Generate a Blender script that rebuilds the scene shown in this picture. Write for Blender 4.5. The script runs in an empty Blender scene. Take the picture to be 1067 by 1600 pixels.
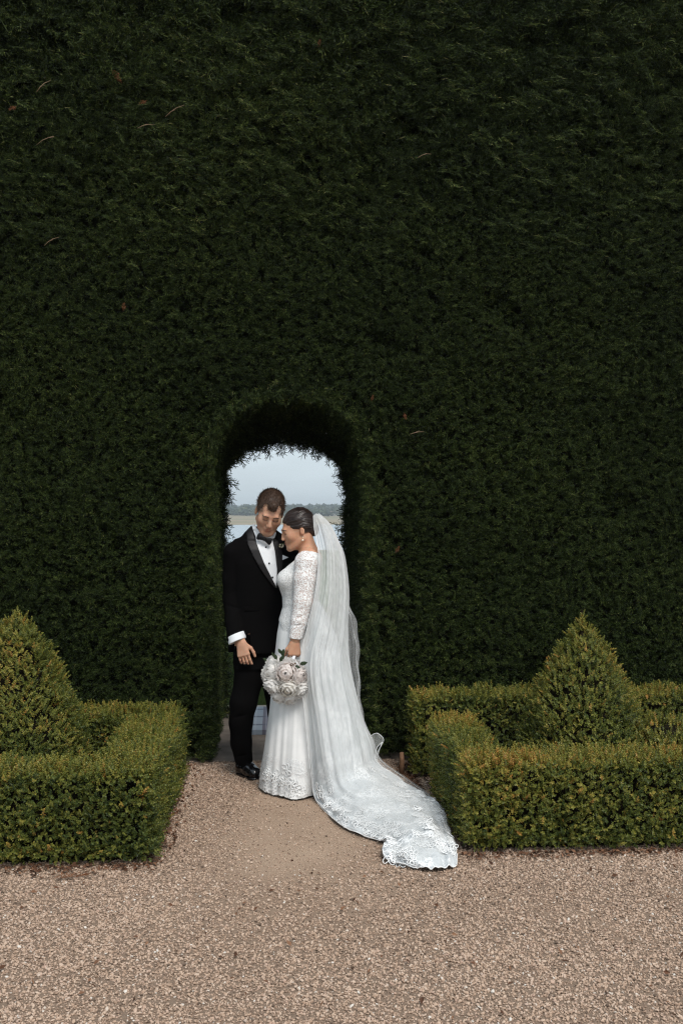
import bpy, bmesh, math, random
import numpy as np
from mathutils import Vector, Matrix, Euler
from mathutils.geometry import delaunay_2d_cdt

R = math.radians
scene = bpy.context.scene
COL = scene.collection
rng = np.random.default_rng(11)
random.seed(5)

# ------------------------------------------------------------------ camera
FPX, EYE, YAW = 1555.6, 1.68, R(3.8)
cam_d = bpy.data.cameras.new('camera')
cam_d.sensor_fit = 'VERTICAL'; cam_d.sensor_height = 36; cam_d.lens = 35
cam_d.clip_start = .05; cam_d.clip_end = 6000
cam = bpy.data.objects.new('camera', cam_d); COL.objects.link(cam)
cam.location = (0, 0, EYE); cam.rotation_euler = (R(90), 0, -YAW)
scene.camera = cam

# ------------------------------------------------------------------ sky, sun, exposure
SUN_EL, SUN_AZ = R(52), R(160)          # azimuth clockwise from +Y: behind the camera, to its right
w = bpy.data.worlds.new('World'); scene.world = w; w.use_nodes = True
nt = w.node_tree; nd = nt.nodes; lk = nt.links
bg = nd['Background']
sky = nd.new('ShaderNodeTexSky'); sky.sky_type = 'NISHITA'; sky.sun_disc = False
sky.sun_elevation = SUN_EL; sky.sun_rotation = SUN_AZ
sky.air_density = 1.0; sky.dust_density = 4.0; sky.ozone_density = 1.0
tc = nd.new('ShaderNodeTexCoord'); mp = nd.new('ShaderNodeMapping'); mp.inputs['Scale'].default_value = (1.6, 1.6, 7)
cl = nd.new('ShaderNodeTexNoise'); cl.inputs['Scale'].default_value = 2.2; cl.inputs['Detail'].default_value = 5
rp = nd.new('ShaderNodeValToRGB'); rp.color_ramp.elements[0].position = .3; rp.color_ramp.elements[1].position = .75
rp.color_ramp.elements[0].color = (.62,)*3 + (1,); rp.color_ramp.elements[1].color = (.9,)*3 + (1,)
mx = nd.new('ShaderNodeMix'); mx.data_type = 'RGBA'
mx.inputs['B'].default_value = (7.2, 8.3, 9.0, 1)          # the even cloud layer
lk.new(tc.outputs['Generated'], mp.inputs['Vector']); lk.new(mp.outputs['Vector'], cl.inputs['Vector'])
lk.new(cl.outputs['Fac'], rp.inputs['Fac']); lk.new(rp.outputs['Color'], mx.inputs['Factor'])
lk.new(sky.outputs['Color'], mx.inputs['A']); lk.new(mx.outputs['Result'], bg.inputs['Color'])
bg.inputs['Strength'].default_value = .070
sl = bpy.data.lights.new('sun', 'SUN'); sl.energy = 1.5; sl.angle = R(22); sl.color = (1, .955, .90)
so = bpy.data.objects.new('sun', sl); COL.objects.link(so)
sd = Vector((math.sin(SUN_AZ)*math.cos(SUN_EL), math.cos(SUN_AZ)*math.cos(SUN_EL), math.sin(SUN_EL)))
so.rotation_euler = sd.to_track_quat('Z', 'Y').to_euler(); so.location = (3, -6, 9)
scene.view_settings.view_transform = 'Standard'; scene.view_settings.look = 'None'
scene.view_settings.exposure = 0.74; scene.view_settings.gamma = 1
scene.view_settings.use_curve_mapping = False
scene.render.engine = 'CYCLES'
scene.cycles.max_bounces = 6; scene.cycles.diffuse_bounces = 2; scene.cycles.glossy_bounces = 2
scene.cycles.transparent_max_bounces = 24; scene.cycles.volume_bounces = 0
scene.cycles.use_denoising = True; scene.cycles.denoising_prefilter = 'NONE'      # keeps the fine foliage crisp
scene.cycles.filter_width = 1.25

# ------------------------------------------------------------------ helpers
def tag(o, label=None, cat=None, group=None, kind=None):
    if label: o['label'] = label
    if cat: o['category'] = cat
    if group: o['group'] = group
    if kind: o['kind'] = kind
    return o

def empty(name, loc=(0, 0, 0), rz=0):
    o = bpy.data.objects.new(name, None); COL.objects.link(o)
    o.location = loc; o.rotation_euler = (0, 0, rz); o.empty_display_size = .1
    return o

def mesh_data(name, verts, faces, mat=None, smooth=False):
    me = bpy.data.meshes.new(name)
    verts = verts.tolist() if hasattr(verts, 'tolist') else verts
    faces = faces.tolist() if hasattr(faces, 'tolist') else faces
    me.from_pydata(verts, [], faces)
    if mat: me.materials.append(mat)
    if smooth: me.polygons.foreach_set('use_smooth', [True]*len(me.polygons))
    me.update()
    return me

def vary(me, per, seed):
    """random value in -1..1 for every blade of `per` vertices"""
    n = len(me.vertices); r = np.random.default_rng(seed)
    at = me.attributes.new('var', 'FLOAT', 'POINT'); at.data.foreach_set('value', np.repeat(r.normal(0, .6, n//per+1), per)[:n].astype(np.float32))
    return me

def obj(name, me, parent=None, loc=None):
    o = bpy.data.objects.new(name, me); COL.objects.link(o)
    if parent: o.parent = parent
    if loc: o.location = loc
    return o

class MB:
    """collects shapes into one mesh"""
    def __init__(s): s.v = []; s.f = []
    def add(s, v, f):
        n = len(s.v); s.v += [tuple(map(float, p)) for p in v]; s.f += [[i+n for i in q] for q in f]
    def box(s, lo, hi):
        x0, y0, z0 = lo; x1, y1, z1 = hi
        s.add([(x0,y0,z0),(x1,y0,z0),(x1,y1,z0),(x0,y1,z0),(x0,y0,z1),(x1,y0,z1),(x1,y1,z1),(x0,y1,z1)],
              [(0,3,2,1),(4,5,6,7),(0,1,5,4),(1,2,6,5),(2,3,7,6),(3,0,4,7)])
    def tube(s, pts, rad, n=8, cap=True):
        pts = [Vector(p) for p in pts]
        if not hasattr(rad, '__len__'): rad = [rad]*len(pts)
        vs, fs = [], []; up = Vector((.3, .2, 1)).normalized()
        for i, p in enumerate(pts):
            t = (pts[min(i+1, len(pts)-1)] - pts[max(i-1, 0)]).normalized()
            a = t.cross(up)
            if a.length < 1e-4: a = t.cross(Vector((1, 0, 0)))
            a.normalize(); b = t.cross(a); up = a.cross(t)
            for k in range(n):
                th = 2*math.pi*k/n
                vs.append(p + (a*math.cos(th) + b*math.sin(th))*rad[i])
        for i in range(len(pts)-1):
            for k in range(n):
                fs.append((i*n+k, i*n+(k+1)%n, (i+1)*n+(k+1)%n, (i+1)*n+k))
        if cap: fs.append(tuple(range(n))[::-1]); fs.append(tuple((len(pts)-1)*n+k for k in range(n)))
        s.add(vs, fs)
    def build(s, name, mat, parent=None, smooth=True):
        return obj(name, mesh_data(name, s.v, s.f, mat, smooth), parent)

# ------------------------------------------------------------------ materials
def new_mat(name):
    m = bpy.data.materials.new(name); m.use_nodes = True
    t = m.node_tree
    return m, t, t.nodes, t.links, t.nodes['Principled BSDF']

def simple(name, c, rough=.6, spec=.5, noise=0, nscale=20, bump=0, bscale=200, sheen=0, detail=4):
    m, t, n, l, b = new_mat(name)
    b.inputs['Base Color'].default_value = (*c, 1); b.inputs['Roughness'].default_value = rough
    b.inputs['Specular IOR Level'].default_value = spec
    if sheen: b.inputs['Sheen Weight'].default_value = sheen
    tcn = n.new('ShaderNodeTexCoord')
    if noise:
        ns = n.new('ShaderNodeTexNoise'); ns.inputs['Scale'].default_value = nscale; ns.inputs['Detail'].default_value = detail
        l.new(tcn.outputs['Object'], ns.inputs['Vector'])
        mr = n.new('ShaderNodeMapRange'); mr.inputs[1].default_value = .25; mr.inputs[2].default_value = .75
        mr.inputs[3].default_value = 1-noise; mr.inputs[4].default_value = 1+noise
        l.new(ns.outputs['Fac'], mr.inputs[0])
        mu = n.new('ShaderNodeMix'); mu.data_type = 'RGBA'; mu.blend_type = 'MULTIPLY'; mu.inputs['Factor'].default_value = 1
        mu.inputs['A'].default_value = (*c, 1); l.new(mr.outputs[0], mu.inputs['B']); l.new(mu.outputs['Result'], b.inputs['Base Color'])
    if bump:
        nb = n.new('ShaderNodeTexNoise'); nb.inputs['Scale'].default_value = bscale; nb.inputs['Detail'].default_value = 3
        l.new(tcn.outputs['Object'], nb.inputs['Vector'])
        bp = n.new('ShaderNodeBump'); bp.inputs['Strength'].default_value = bump; bp.inputs['Distance'].default_value = .004
        l.new(nb.outputs['Fac'], bp.inputs['Height']); l.new(bp.outputs['Normal'], b.inputs['Normal'])
    return m

def tinted(name, stops, rough=.6, spec=.3, trans=0, interp='LINEAR', var=0.):
    """colour from the per-copy 'tint' attribute"""
    m, t, n, l, b = new_mat(name)
    a = n.new('ShaderNodeAttribute'); a.attribute_type = 'INSTANCER'; a.attribute_name = 'tint'
    r = n.new('ShaderNodeValToRGB'); cr = r.color_ramp; cr.interpolation = interp
    while len(cr.elements) < len(stops): cr.elements.new(.5)
    for e, (p, c) in zip(cr.elements, stops): e.position = p; e.color = (*c, 1)
    fac = a.outputs['Fac']
    if var:                               # and from blade to blade within a copy
        va = n.new('ShaderNodeAttribute'); va.attribute_name = 'var'
        ma = n.new('ShaderNodeMath'); ma.operation = 'MULTIPLY_ADD'; ma.inputs[1].default_value = var; l.new(va.outputs['Fac'], ma.inputs[0]); l.new(fac, ma.inputs[2]); fac = ma.outputs[0]
    l.new(fac, r.inputs['Fac']); l.new(r.outputs['Color'], b.inputs['Base Color'])
    b.inputs['Roughness'].default_value = rough; b.inputs['Specular IOR Level'].default_value = spec
    if trans:
        out = n['Material Output']
        tr = n.new('ShaderNodeBsdfTranslucent'); ms = n.new('ShaderNodeMixShader'); ms.inputs[0].default_value = trans
        l.new(r.outputs['Color'], tr.inputs['Color']); l.new(b.outputs[0], ms.inputs[1]); l.new(tr.outputs[0], ms.inputs[2])
        l.new(ms.outputs[0], out.inputs['Surface'])
    return m

# ------------------------------------------------------------------ scattering (foliage, gravel, grass)
def frames(d, roll):
    """rotation matrices whose Z axis is d, rolled about it"""
    d = d/np.linalg.norm(d, axis=1, keepdims=True)
    ref = np.where(np.abs(d[:, 2:3]) > .95, np.array([[1., 0, 0]]), np.array([[0., 0, 1]]))
    x = np.cross(ref, d); x /= np.linalg.norm(x, axis=1, keepdims=True)
    y = np.cross(d, x)
    c, s = np.cos(roll)[:, None], np.sin(roll)[:, None]
    return np.stack([x*c + y*s, y*c - x*s, d], axis=2)

def eulers(M):
    sy = np.sqrt(M[:, 0, 0]**2 + M[:, 1, 0]**2)
    return np.stack([np.arctan2(M[:, 2, 1], M[:, 2, 2]), np.arctan2(-M[:, 2, 0], sy), np.arctan2(M[:, 1, 0], M[:, 0, 0])], axis=1)

def scatter(name, protos, P, E, S, T, parent=None):
    """one object: the prototypes' meshes spread over points (pos P, euler E, scale S, tint T)"""
    n = len(P)
    me = bpy.data.meshes.new(name); me.vertices.add(n)
    me.vertices.foreach_set('co', np.asarray(P, np.float32).ravel())
    for k, t, dat in (('rot', 'FLOAT_VECTOR', E), ('siz', 'FLOAT_VECTOR', S), ('tint', 'FLOAT', T),
                      ('pick', 'INT', rng.integers(0, len(protos), n))):
        at = me.attributes.new(k, t, 'POINT')
        at.data.foreach_set('vector' if 'VEC' in t else 'value', np.asarray(dat, np.int32 if t == 'INT' else np.float32).ravel())
    for m in {p.materials[0] for p in protos}: me.materials.append(m)
    o = obj(name, me, parent)
    g = bpy.data.node_groups.new(name + '_scatter', 'GeometryNodeTree')
    g.interface.new_socket('Geometry', in_out='INPUT', socket_type='NodeSocketGeometry')
    g.interface.new_socket('Geometry', in_out='OUTPUT', socket_type='NodeSocketGeometry')
    N, L = g.nodes, g.links
    gi, go = N.new('NodeGroupInput'), N.new('NodeGroupOutput')
    ip = N.new('GeometryNodeInstanceOnPoints'); jn = N.new('GeometryNodeGeometryToInstance')
    m2p = N.new('GeometryNodeMeshToPoints')
    for p in reversed(protos):
        po = bpy.data.objects.new('proto', p)
        oi = N.new('GeometryNodeObjectInfo'); oi.inputs['Object'].default_value = po
        L.new(oi.outputs['Geometry'], jn.inputs[0])
    def attr(k, t):
        a = N.new('GeometryNodeInputNamedAttribute'); a.data_type = t; a.inputs['Name'].default_value = k
        return a.outputs['Attribute']
    er = N.new('FunctionNodeEulerToRotation')
    L.new(gi.outputs[0], m2p.inputs[0]); L.new(m2p.outputs[0], ip.inputs['Points']); L.new(jn.outputs[0], ip.inputs['Instance'])
    ip.inputs['Pick Instance'].default_value = True
    L.new(attr('pick', 'INT'), ip.inputs['Instance Index'])
    L.new(attr('rot', 'FLOAT_VECTOR'), er.inputs[0]); L.new(er.outputs[0], ip.inputs['Rotation'])
    L.new(attr('siz', 'FLOAT_VECTOR'), ip.inputs['Scale'])
    L.new(ip.outputs[0], go.inputs[0])
    o.modifiers.new('scatter', 'NODES').node_group = g
    return o

def wob(p, seed, f):
    """smooth pseudo-noise in [-1,1] from sums of sines"""
    r = np.random.default_rng(seed); out = 0
    for k in range(6):
        v = r.normal(size=3)*f*(1 + .35*k); out = out + np.sin(p @ v + r.uniform(0, 6.28))/(1 + .3*k)
    return out/2.6

def ribbon(V, Fc, a, b, wd, nrm, mid=0):
    a, b, nrm = map(np.asarray, (a, b, nrm))
    d = b-a; s = np.cross(d, nrm); s = s/(np.linalg.norm(s)+1e-9)*wd
    n = len(V)
    V += [a-s*.7, a+s*.7, a+d*.6+s, b, a+d*.6-s]
    Fc += [(n, n+1, n+2, n+3, n+4)]

def cypress_spray(seed, L=.12, thin=1.0):
    r = np.random.default_rng(seed); V, Fc = [], []
    bend = r.normal(0, .18, 2)
    def stem(t): return np.array([bend[0]*t*t*L, bend[1]*t*t*L, t*L])
    k = 6
    for i in range(k): ribbon(V, Fc, stem(i/k), stem((i+1.15)/k), .0016, (0, 1, 0))
    nodes = 7
    for i in range(nodes):
        t = .08 + .9*i/nodes
        for sgn in (-1, 1):
            ln = L*(.42*(1-t)**.7 + .10)*r.uniform(.6, 1.25)
            an = R(r.uniform(22, 46)); tilt = r.normal(0, .5)
            d = np.array([sgn*math.sin(an), tilt, math.cos(an)]); d /= np.linalg.norm(d)
            p0 = stem(t + sgn*.02); q = p0 + d*ln
            ribbon(V, Fc, p0, q, .0018*thin, r.normal(size=3))
            m = max(1, int(ln/.019))
            for j in range(1, m+1):
                u = j/(m+.6)
                for s2 in (-1, 1):
                    a2 = s2*R(r.uniform(28, 48)); e = np.array([d[0]*math.cos(a2)+d[2]*math.sin(a2), d[1]+r.normal(0, .55), -d[0]*math.sin(a2)+d[2]*math.cos(a2)])
                    ribbon(V, Fc, p0+d*ln*u, p0+d*ln*u+e*r.uniform(.018, .036)*(1.15-.4*u), .0021*thin, r.normal(size=3))
    return np.array(V), Fc

def box_sprig(seed, L=.055):
    r = np.random.default_rng(seed); V, Fc = [], []
    n = r.integers(6, 9)
    for i in range(n):
        z = L*(i+.3)/n; base = r.uniform(0, 6.28) if i == 0 else base + 1.57 + r.normal(0, .25)
        for s in (0, math.pi):
            th = base+s; up = .35 + .9*i/n + r.normal(0, .15)
            d = np.array([math.cos(th)*math.cos(up), math.sin(th)*math.cos(up), math.sin(up)])
            side = np.array([-math.sin(th), math.cos(th), 0]); nr = np.cross(side, d)*-1
            ln = r.uniform(.012, .018)*(1.05-.3*(i/n)); wd = ln*.30
            a = np.array([0, 0, z])
            p = [a, a+d*ln*.35+side*wd+nr*.0012, a+d*ln*.75+side*wd*.8+nr*.001, a+d*ln-nr*.001, a+d*ln*.75-side*wd*.8+nr*.001, a+d*ln*.35-side*wd+nr*.0012, a+d*ln*.55-nr*.0008]
            k = len(V); V += p
            Fc += [(k, k+1, k+6), (k+1, k+2, k+6), (k+2, k+3, k+6), (k+3, k+4, k+6), (k+4, k+5, k+6), (k+5, k, k+6)]
    return np.array(V), Fc

def stone(seed):
    r = np.random.default_rng(seed)
    bm = bmesh.new(); bmesh.ops.create_icosphere(bm, subdivisions=1, radius=.5)
    pl = r.normal(size=(9, 3)); pl /= np.linalg.norm(pl, axis=1, keepdims=True); dd = r.uniform(.30, .5, 9)
    for v in bm.verts:
        c = np.array(v.co)
        for p, d in zip(pl, dd):
            e = c @ p - d
            if e > 0: c = c - p*e
        v.co = c*(1 + r.normal(0, .05))
    V = np.array([v.co[:] for v in bm.verts]); Fc = [[v.index for v in f.verts] for f in bm.faces]; bm.free()
    return V*np.array([1, .8, .6]), Fc

# ================================================================== THE SETTING
# ground sheet: gravel court, running down a bluff behind the lawn to below the water
m, t, n, l, b = new_mat('gravel_ground')
tcn = n.new('ShaderNodeTexCoord')
n1 = n.new('ShaderNodeTexNoise'); n1.inputs['Scale'].default_value = 1.3; n1.inputs['Detail'].default_value = 5
n2 = n.new('ShaderNodeTexNoise'); n2.inputs['Scale'].default_value = 140; n2.inputs['Detail'].default_value = 4
vo = n.new('ShaderNodeTexVoronoi'); vo.inputs['Scale'].default_value = 190
for q in (n1, n2, vo): l.new(tcn.outputs['Object'], q.inputs['Vector'])
r1 = n.new('ShaderNodeValToRGB'); r1.color_ramp.elements[0].position = .36; r1.color_ramp.elements[1].position = .66
r1.color_ramp.elements[0].color = (.35, .25, .18, 1); r1.color_ramp.elements[1].color = (.46, .34, .25, 1)
l.new(n1.outputs['Fac'], r1.inputs['Fac'])
r2 = n.new('ShaderNodeValToRGB'); r2.color_ramp.elements[0].position = .3; r2.color_ramp.elements[1].position = .7
r2.color_ramp.elements[0].color = (.68, .66, .64, 1); r2.color_ramp.elements[1].color = (1.15, 1.15, 1.15, 1)
l.new(n2.outputs['Fac'], r2.inputs['Fac'])
mu = n.new('ShaderNodeMix'); mu.data_type = 'RGBA'; mu.blend_type = 'MULTIPLY'; mu.inputs['Factor'].default_value = 1
l.new(r1.outputs['Color'], mu.inputs['A']); l.new(r2.outputs['Color'], mu.inputs['B'])
sa_ = n.new('ShaderNodeAttribute'); sa_.attribute_name = 'sand'
dk = n.new('ShaderNodeMix'); dk.data_type = 'RGBA'; dk.inputs['A'].default_value = (.235, .17, .125, 1); l.new(sa_.outputs['Fac'], dk.inputs['Factor']); l.new(mu.outputs['Result'], dk.inputs['B'])  # ground between stones darkened, their shade put into the colour
l.new(dk.outputs['Result'], b.inputs['Base Color']); b.inputs['Roughness'].default_value = .95; b.inputs['Specular IOR Level'].default_value = .15
bp = n.new('ShaderNodeBump'); bp.inputs['Strength'].default_value = .7; bp.inputs['Distance'].default_value = .006
l.new(vo.outputs['Distance'], bp.inputs['Height']); l.new(bp.outputs['Normal'], b.inputs['Normal'])
M_ground = m
def trodden(p):                       # 1 where feet have worn the gravel down to sand
    c = .15 + .05*np.sin(p[:, 1]*1.3)
    w_ = np.exp(-((p[:, 0]-c)/.47)**2)*np.clip((p[:, 1]-3.75)/1.1, 0, 1)*np.clip((6.9-p[:, 1])/.6, 0, 1)
    pat = np.clip(wob(p, 21, 2.0)*1.5 - .55, 0, 1)*.85
    return np.clip(w_*(1.05 + .45*wob(p, 9, 3.0)) + pat, 0, 1)
gx = np.concatenate([[-900, -60, -8], np.arange(-2.8, 3.21, .06), [8, 60, 900]]); gy = np.concatenate([[-300, -20, 0], np.arange(2.2, 6.81, .06), [9, 20, 44, 50, 58]])
gz = np.interp(gy, [44, 50, 58], [0, -2.5, -7.5])
vs = np.array([(x, y, z) for y, z in zip(gy, gz) for x in gx]); nx = len(gx)
gme = mesh_data('ground', vs, [(j*nx+i, j*nx+i+1, (j+1)*nx+i+1, (j+1)*nx+i) for j in range(len(gy)-1) for i in range(nx-1)], M_ground)
at = gme.attributes.new('sand', 'FLOAT', 'POINT'); at.data.foreach_set('value', trodden(vs).astype(np.float32))
tag(obj('ground', gme), 'tan gravel ground in front of the hedge', kind='structure')

# gravel stones
M_stone = tinted('gravel_stone', [(0, (.12, .085, .062)), (.12, (.22, .155, .115)), (.3, (.365, .252, .180)), (.5, (.465, .335, .246)), (.68, (.535, .410, .318)),
                                  (.82, (.43, .29, .22)), (.92, (.57, .49, .41)), (1, (.64, .59, .53))], rough=.85, spec=.25)
stones = [mesh_data('stone', *stone(i), M_stone) for i in range(10)]
def gravel(name, n, x0, x1, y0, y1, smin, smax, dens, lift):
    p = np.stack([rng.uniform(x0, x1, n), rng.uniform(y0, y1, n), np.zeros(n)], 1)
    p = p[rng.uniform(0, 1, n) < dens(p)]; k = len(p)
    s = smin + (smax-smin)*rng.beta(1.4, 3.5, k)
    p[:, 2] = s*rng.uniform(.0, .38, k) + lift
    S = np.stack([s*rng.uniform(.8, 1.3, k), s*rng.uniform(.8, 1.2, k), s*rng.uniform(.7, 1.1, k)], 1)
    E = np.stack([rng.normal(0, .45, k), rng.normal(0, .45, k), rng.uniform(0, 6.28, k)], 1)
    return p, E, S, np.clip(rng.normal(.46, .22, k) + .06*wob(p, 3, 1.2), 0, 1)
A = gravel('a', 330000, -2.7, 3.1, 2.3, 6.75, .006, .021, lambda p: 1 - .93*trodden(p), 0)
B = gravel('b', 60000, -1.6, 2.0, 2.3, 6.75, .004, .009, lambda p: .35 + .65*trodden(p), 0)
C_ = [np.concatenate(q) for q in zip(A, B)]
o = scatter('gravel', stones, *C_)
tag(o, 'loose tan and pinkish gravel stones covering the court', kind='stuff')

# paved path through the arch and along the back of the hedge
M_path = simple('paving', (.15, .125, .105), .9, .2, noise=.3, nscale=9, bump=.5, bscale=160)
tag(obj('path', mesh_data('path', [(-3, 6.72, .006), (3.2, 6.72, .006), (3.2, 8.5, .006), (-3, 8.5, .006)], [(0, 1, 2, 3)], M_path)), 'grey paved path running through the arch', kind='structure')
kb = MB(); kb.box((-3, 8.5, -.02), (3.2, 8.58, .022))
tag(kb.build('kerb', simple('kerb_stone', (.34, .32, .28), .9, .2, noise=.25, nscale=14), smooth=False), 'pale edging between path and lawn', kind='structure')

# lawn
M_lawn = simple('lawn_soil', (.045, .075, .022), .95, .1, noise=.35, nscale=6)
tag(obj('lawn', mesh_data('lawn', [(-60, 8.58, .004), (60, 8.58, .004), (60, 43.5, .004), (-60, 43.5, .004)], [(0, 1, 2, 3)], M_lawn)), 'mown lawn behind the hedge', kind='structure')
V, Fc = [], []
for i in range(14):
    a, ln = rng.uniform(0, 6.28), rng.uniform(.03, .06); p = np.array([*rng.normal(0, .018, 2), 0])
    q = p + np.array([math.cos(a)*ln*.5, math.sin(a)*ln*.5, ln]); ribbon(V, Fc, p, q, .0018, (math.sin(a), -math.cos(a), .3))
M_grass = tinted('grass_blade', [(0, (.055, .095, .025)), (.6, (.09, .14, .04)), (1, (.16, .19, .07))], .6, .3, trans=.25)
gm = mesh_data('grass_tuft', V, Fc, M_grass)
k = 26000
yy = 8.6 + 9*rng.uniform(0, 1, k)**1.7
P = np.stack([rng.uniform(-1, 1, k)*(1.1+.05*yy) + .1, yy, np.zeros(k)], 1)
tag(scatter('grass', [gm], P, np.stack([0*yy, 0*yy, rng.uniform(0, 6.28, k)], 1), np.repeat(rng.uniform(.7, 1.4, k)[:, None], 3, 1), rng.uniform(0, 1, k)),
    'short green grass of the lawn behind the hedge', kind='stuff')

# water, far shore, woods, houses
m, t, n, l, b = new_mat('water')
b.inputs['Base Color'].default_value = (.30, .36, .40, 1); b.inputs['Roughness'].default_value = .22
tcn = n.new('ShaderNodeTexCoord'); nb = n.new('ShaderNodeTexNoise'); nb.inputs['Scale'].default_value = .8
mpn = n.new('ShaderNodeMapping'); mpn.inputs['Scale'].default_value = (.35, 1, 1)
l.new(tcn.outputs['Object'], mpn.inputs['Vector']); l.new(mpn.outputs['Vector'], nb.inputs['Vector'])
bp = n.new('ShaderNodeBump'); bp.inputs['Strength'].default_value = .25; bp.inputs['Distance'].default_value = .08
l.new(nb.outputs['Fac'], bp.inputs['Height']); l.new(bp.outputs['Normal'], b.inputs['Normal'])
tag(obj('water', mesh_data('water', [(-900, 52, -6), (900, 52, -6), (900, 700, -6), (-900, 700, -6)], [(0, 1, 2, 3)], m)), 'calm pale grey-blue water beyond the lawn', kind='structure')

m, t, n, l, b = new_mat('far_fields')
tcn = n.new('ShaderNodeTexCoord'); nb = n.new('ShaderNodeTexNoise'); nb.inputs['Scale'].default_value = .03; nb.inputs['Detail'].default_value = 6
mpn = n.new('ShaderNodeMapping'); mpn.inputs['Scale'].default_value = (.22, 1, 1)
rr = n.new('ShaderNodeValToRGB'); rr.color_ramp.elements[0].position = .38; rr.color_ramp.elements[1].position = .62
rr.color_ramp.elements[0].color = (.17, .17, .085, 1); rr.color_ramp.elements[1].color = (.30, .225, .14, 1)
l.new(tcn.outputs['Object'], mpn.inputs['Vector']); l.new(mpn.outputs['Vector'], nb.inputs['Vector'])
l.new(nb.outputs['Fac'], rr.inputs['Fac']); l.new(rr.outputs['Color'], b.inputs['Base Color']); b.inputs['Roughness'].default_value = 1
prof = [(600, -6.6), (606, -5.6), (640, -5.2), (760, -4.4), (900, -3.2), (1050, -1.0), (1300, 4.5), (1700, 6)]
vs = [(x, y + 8*math.sin(x*.021) + 5*math.sin(x*.05+1), z + (0 if i < 2 else .25*math.sin(x*.03+i))) for i, (y, z) in enumerate(prof) for x in range(-900, 901, 30)]
nx = 61
tag(obj('far_shore', mesh_data('far_shore', vs, [(j*nx+i, j*nx+i+1, (j+1)*nx+i+1, (j+1)*nx+i) for j in range(len(prof)-1) for i in range(nx-1)], m, True)),
    'flat tan and green fields along the far shore', kind='structure')
def tree_blob(seed):
    r = np.random.default_rng(seed); V, Fc = [], []
    for i in range(70):
        c = r.normal(size=3); c /= np.linalg.norm(c); c = c*r.uniform(.5, 1)*np.array([.5, .5, .46]) + np.array([0, 0, .5])
        nn = r.normal(size=3); nn /= np.linalg.norm(nn); a = np.cross(nn, [.3, .5, .8]); a /= np.linalg.norm(a); b_ = np.cross(nn, a)
        s = r.uniform(.09, .2); k = len(V)
        V += [c+a*s, c+b_*s*.8, c-a*s*.9, c-b_*s]; Fc += [(k, k+1, k+2, k+3)]
    return np.array(V), Fc
M_far = tinted('far_tree', [(0, (.035, .055, .03)), (.6, (.055, .08, .04)), (1, (.10, .115, .06))], .9, .1)
blobs = [mesh_data('far_tree', *tree_blob(i), M_far) for i in range(5)]
k = 2600
y_ = np.concatenate([rng.uniform(960, 1500, k), rng.normal(1000, 14, 260)]); kk = len(y_)
x_ = rng.uniform(-420, 420, kk)
z_ = np.interp(y_, [q[0] for q in prof], [q[1] for q in prof]) - .5
keep = wob(np.stack([x_*.012, y_*.012, 0*x_], 1), 8, 2.2) > -.55
s_ = rng.uniform(4, 8.5, kk); P = np.stack([x_, y_, z_], 1)[keep]; s_ = s_[keep]
tag(scatter('distant_woods', blobs, P, np.stack([0*s_, 0*s_, rng.uniform(0, 6.28, len(s_))], 1),
            np.stack([s_*1.25, s_*1.25, s_*rng.uniform(.8, 1.2, len(s_))], 1), rng.uniform(0, 1, len(s_))),
    'hazy mass of trees along the far shore', kind='stuff')
M_hw = simple('house_wall', (.75, .73, .68), .8, .2); M_hr = simple('house_roof', (.22, .17, .15), .8, .2); M_hg = simple('house_window', (.05, .06, .07), .2, .5)
for i, (x, y, z, w_, lab) in enumerate(((58, 985, -2.2, 9, 'small white far house among the trees nearest the veil'), (80, 992, -2.1, 7, 'small pale far house by the edge of the arch'), (-66, 990, -2.1, 7, 'low pale far house half hidden by trees left of the groom'))):
    h = empty('far_house', (x, y, z), .2*i)
    q = MB(); q.box((-w_/2, -3, 0), (w_/2, 3, 2.8)); q.build('wall', M_hw, h, False)
    q = MB(); q.add([(-w_/2-.4, -3.4, 2.8), (w_/2+.4, -3.4, 2.8), (w_/2+.4, 3.4, 2.8), (-w_/2-.4, 3.4, 2.8), (-w_/2+.5, 0, 4.6), (w_/2-.5, 0, 4.6)],
                    [(0, 1, 5, 4), (2, 3, 4, 5), (1, 2, 5), (3, 0, 4), (3, 2, 1, 0)]); q.build('roof', M_hr, h, False)
    for sx in (-.28, .28):
        q = MB(); q.box((sx*w_-.6, -3.03, .9), (sx*w_+.6, -2.99, 2.1)); q.build('window', M_hg, h, False)
    tag(h, lab, 'house', 'houses on the far shore')

# ------------------------------------------------------------------ tall cypress hedge with the arch
HF, HB = 6.66, 8.2                      # front and back face
HX0, HX1, HTOP = -3.1, 4.0, 5.7
def arch(Y):                            # centre, half-width, springing height, apex height
    u = (Y-HF)/(HB-HF)
    return .092 - .017*u, .540 + .005*u, 1.97 - .10*u, 2.47 - .18*u
def in_arch(X, Z, Y, pad=0):
    c, hw, zs_, za = arch(Y); hw += pad; za += pad
    return (np.abs(X-c) < hw) & ((Z < zs_) | ((np.abs(X-c)/hw)**2.2 + (np.maximum(Z-zs_, 0)/(za-zs_))**2.2 < 1))
hedge = empty('cypress_hedge', (.1, HF, 0))
tag(hedge, 'tall dark green clipped cypress hedge with an arched opening cut through it', 'hedge')
M_core = simple('hedge_inside', (.008, .009, .005), .95, .03, noise=.5, nscale=18)  # added core that keeps light from leaking; near-black colour stands in for shade
ol = []
c, hw, zs_, za = arch(HF); pd = .09
ol += [(HX0, 0), (c-hw-pd, 0)]
for i in range(13):
    a = math.pi*(1 - i/12); ca, sa = math.cos(a), math.sin(a)
    ol.append((c + (hw+pd)*math.copysign(abs(ca)**.9, ca), zs_-.05 + (za+.13-zs_)*sa**.9))
ol += [(c+hw+pd, 0), (HX1, 0), (HX1, HTOP), (HX0, HTOP)]
no = len(ol)
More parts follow.
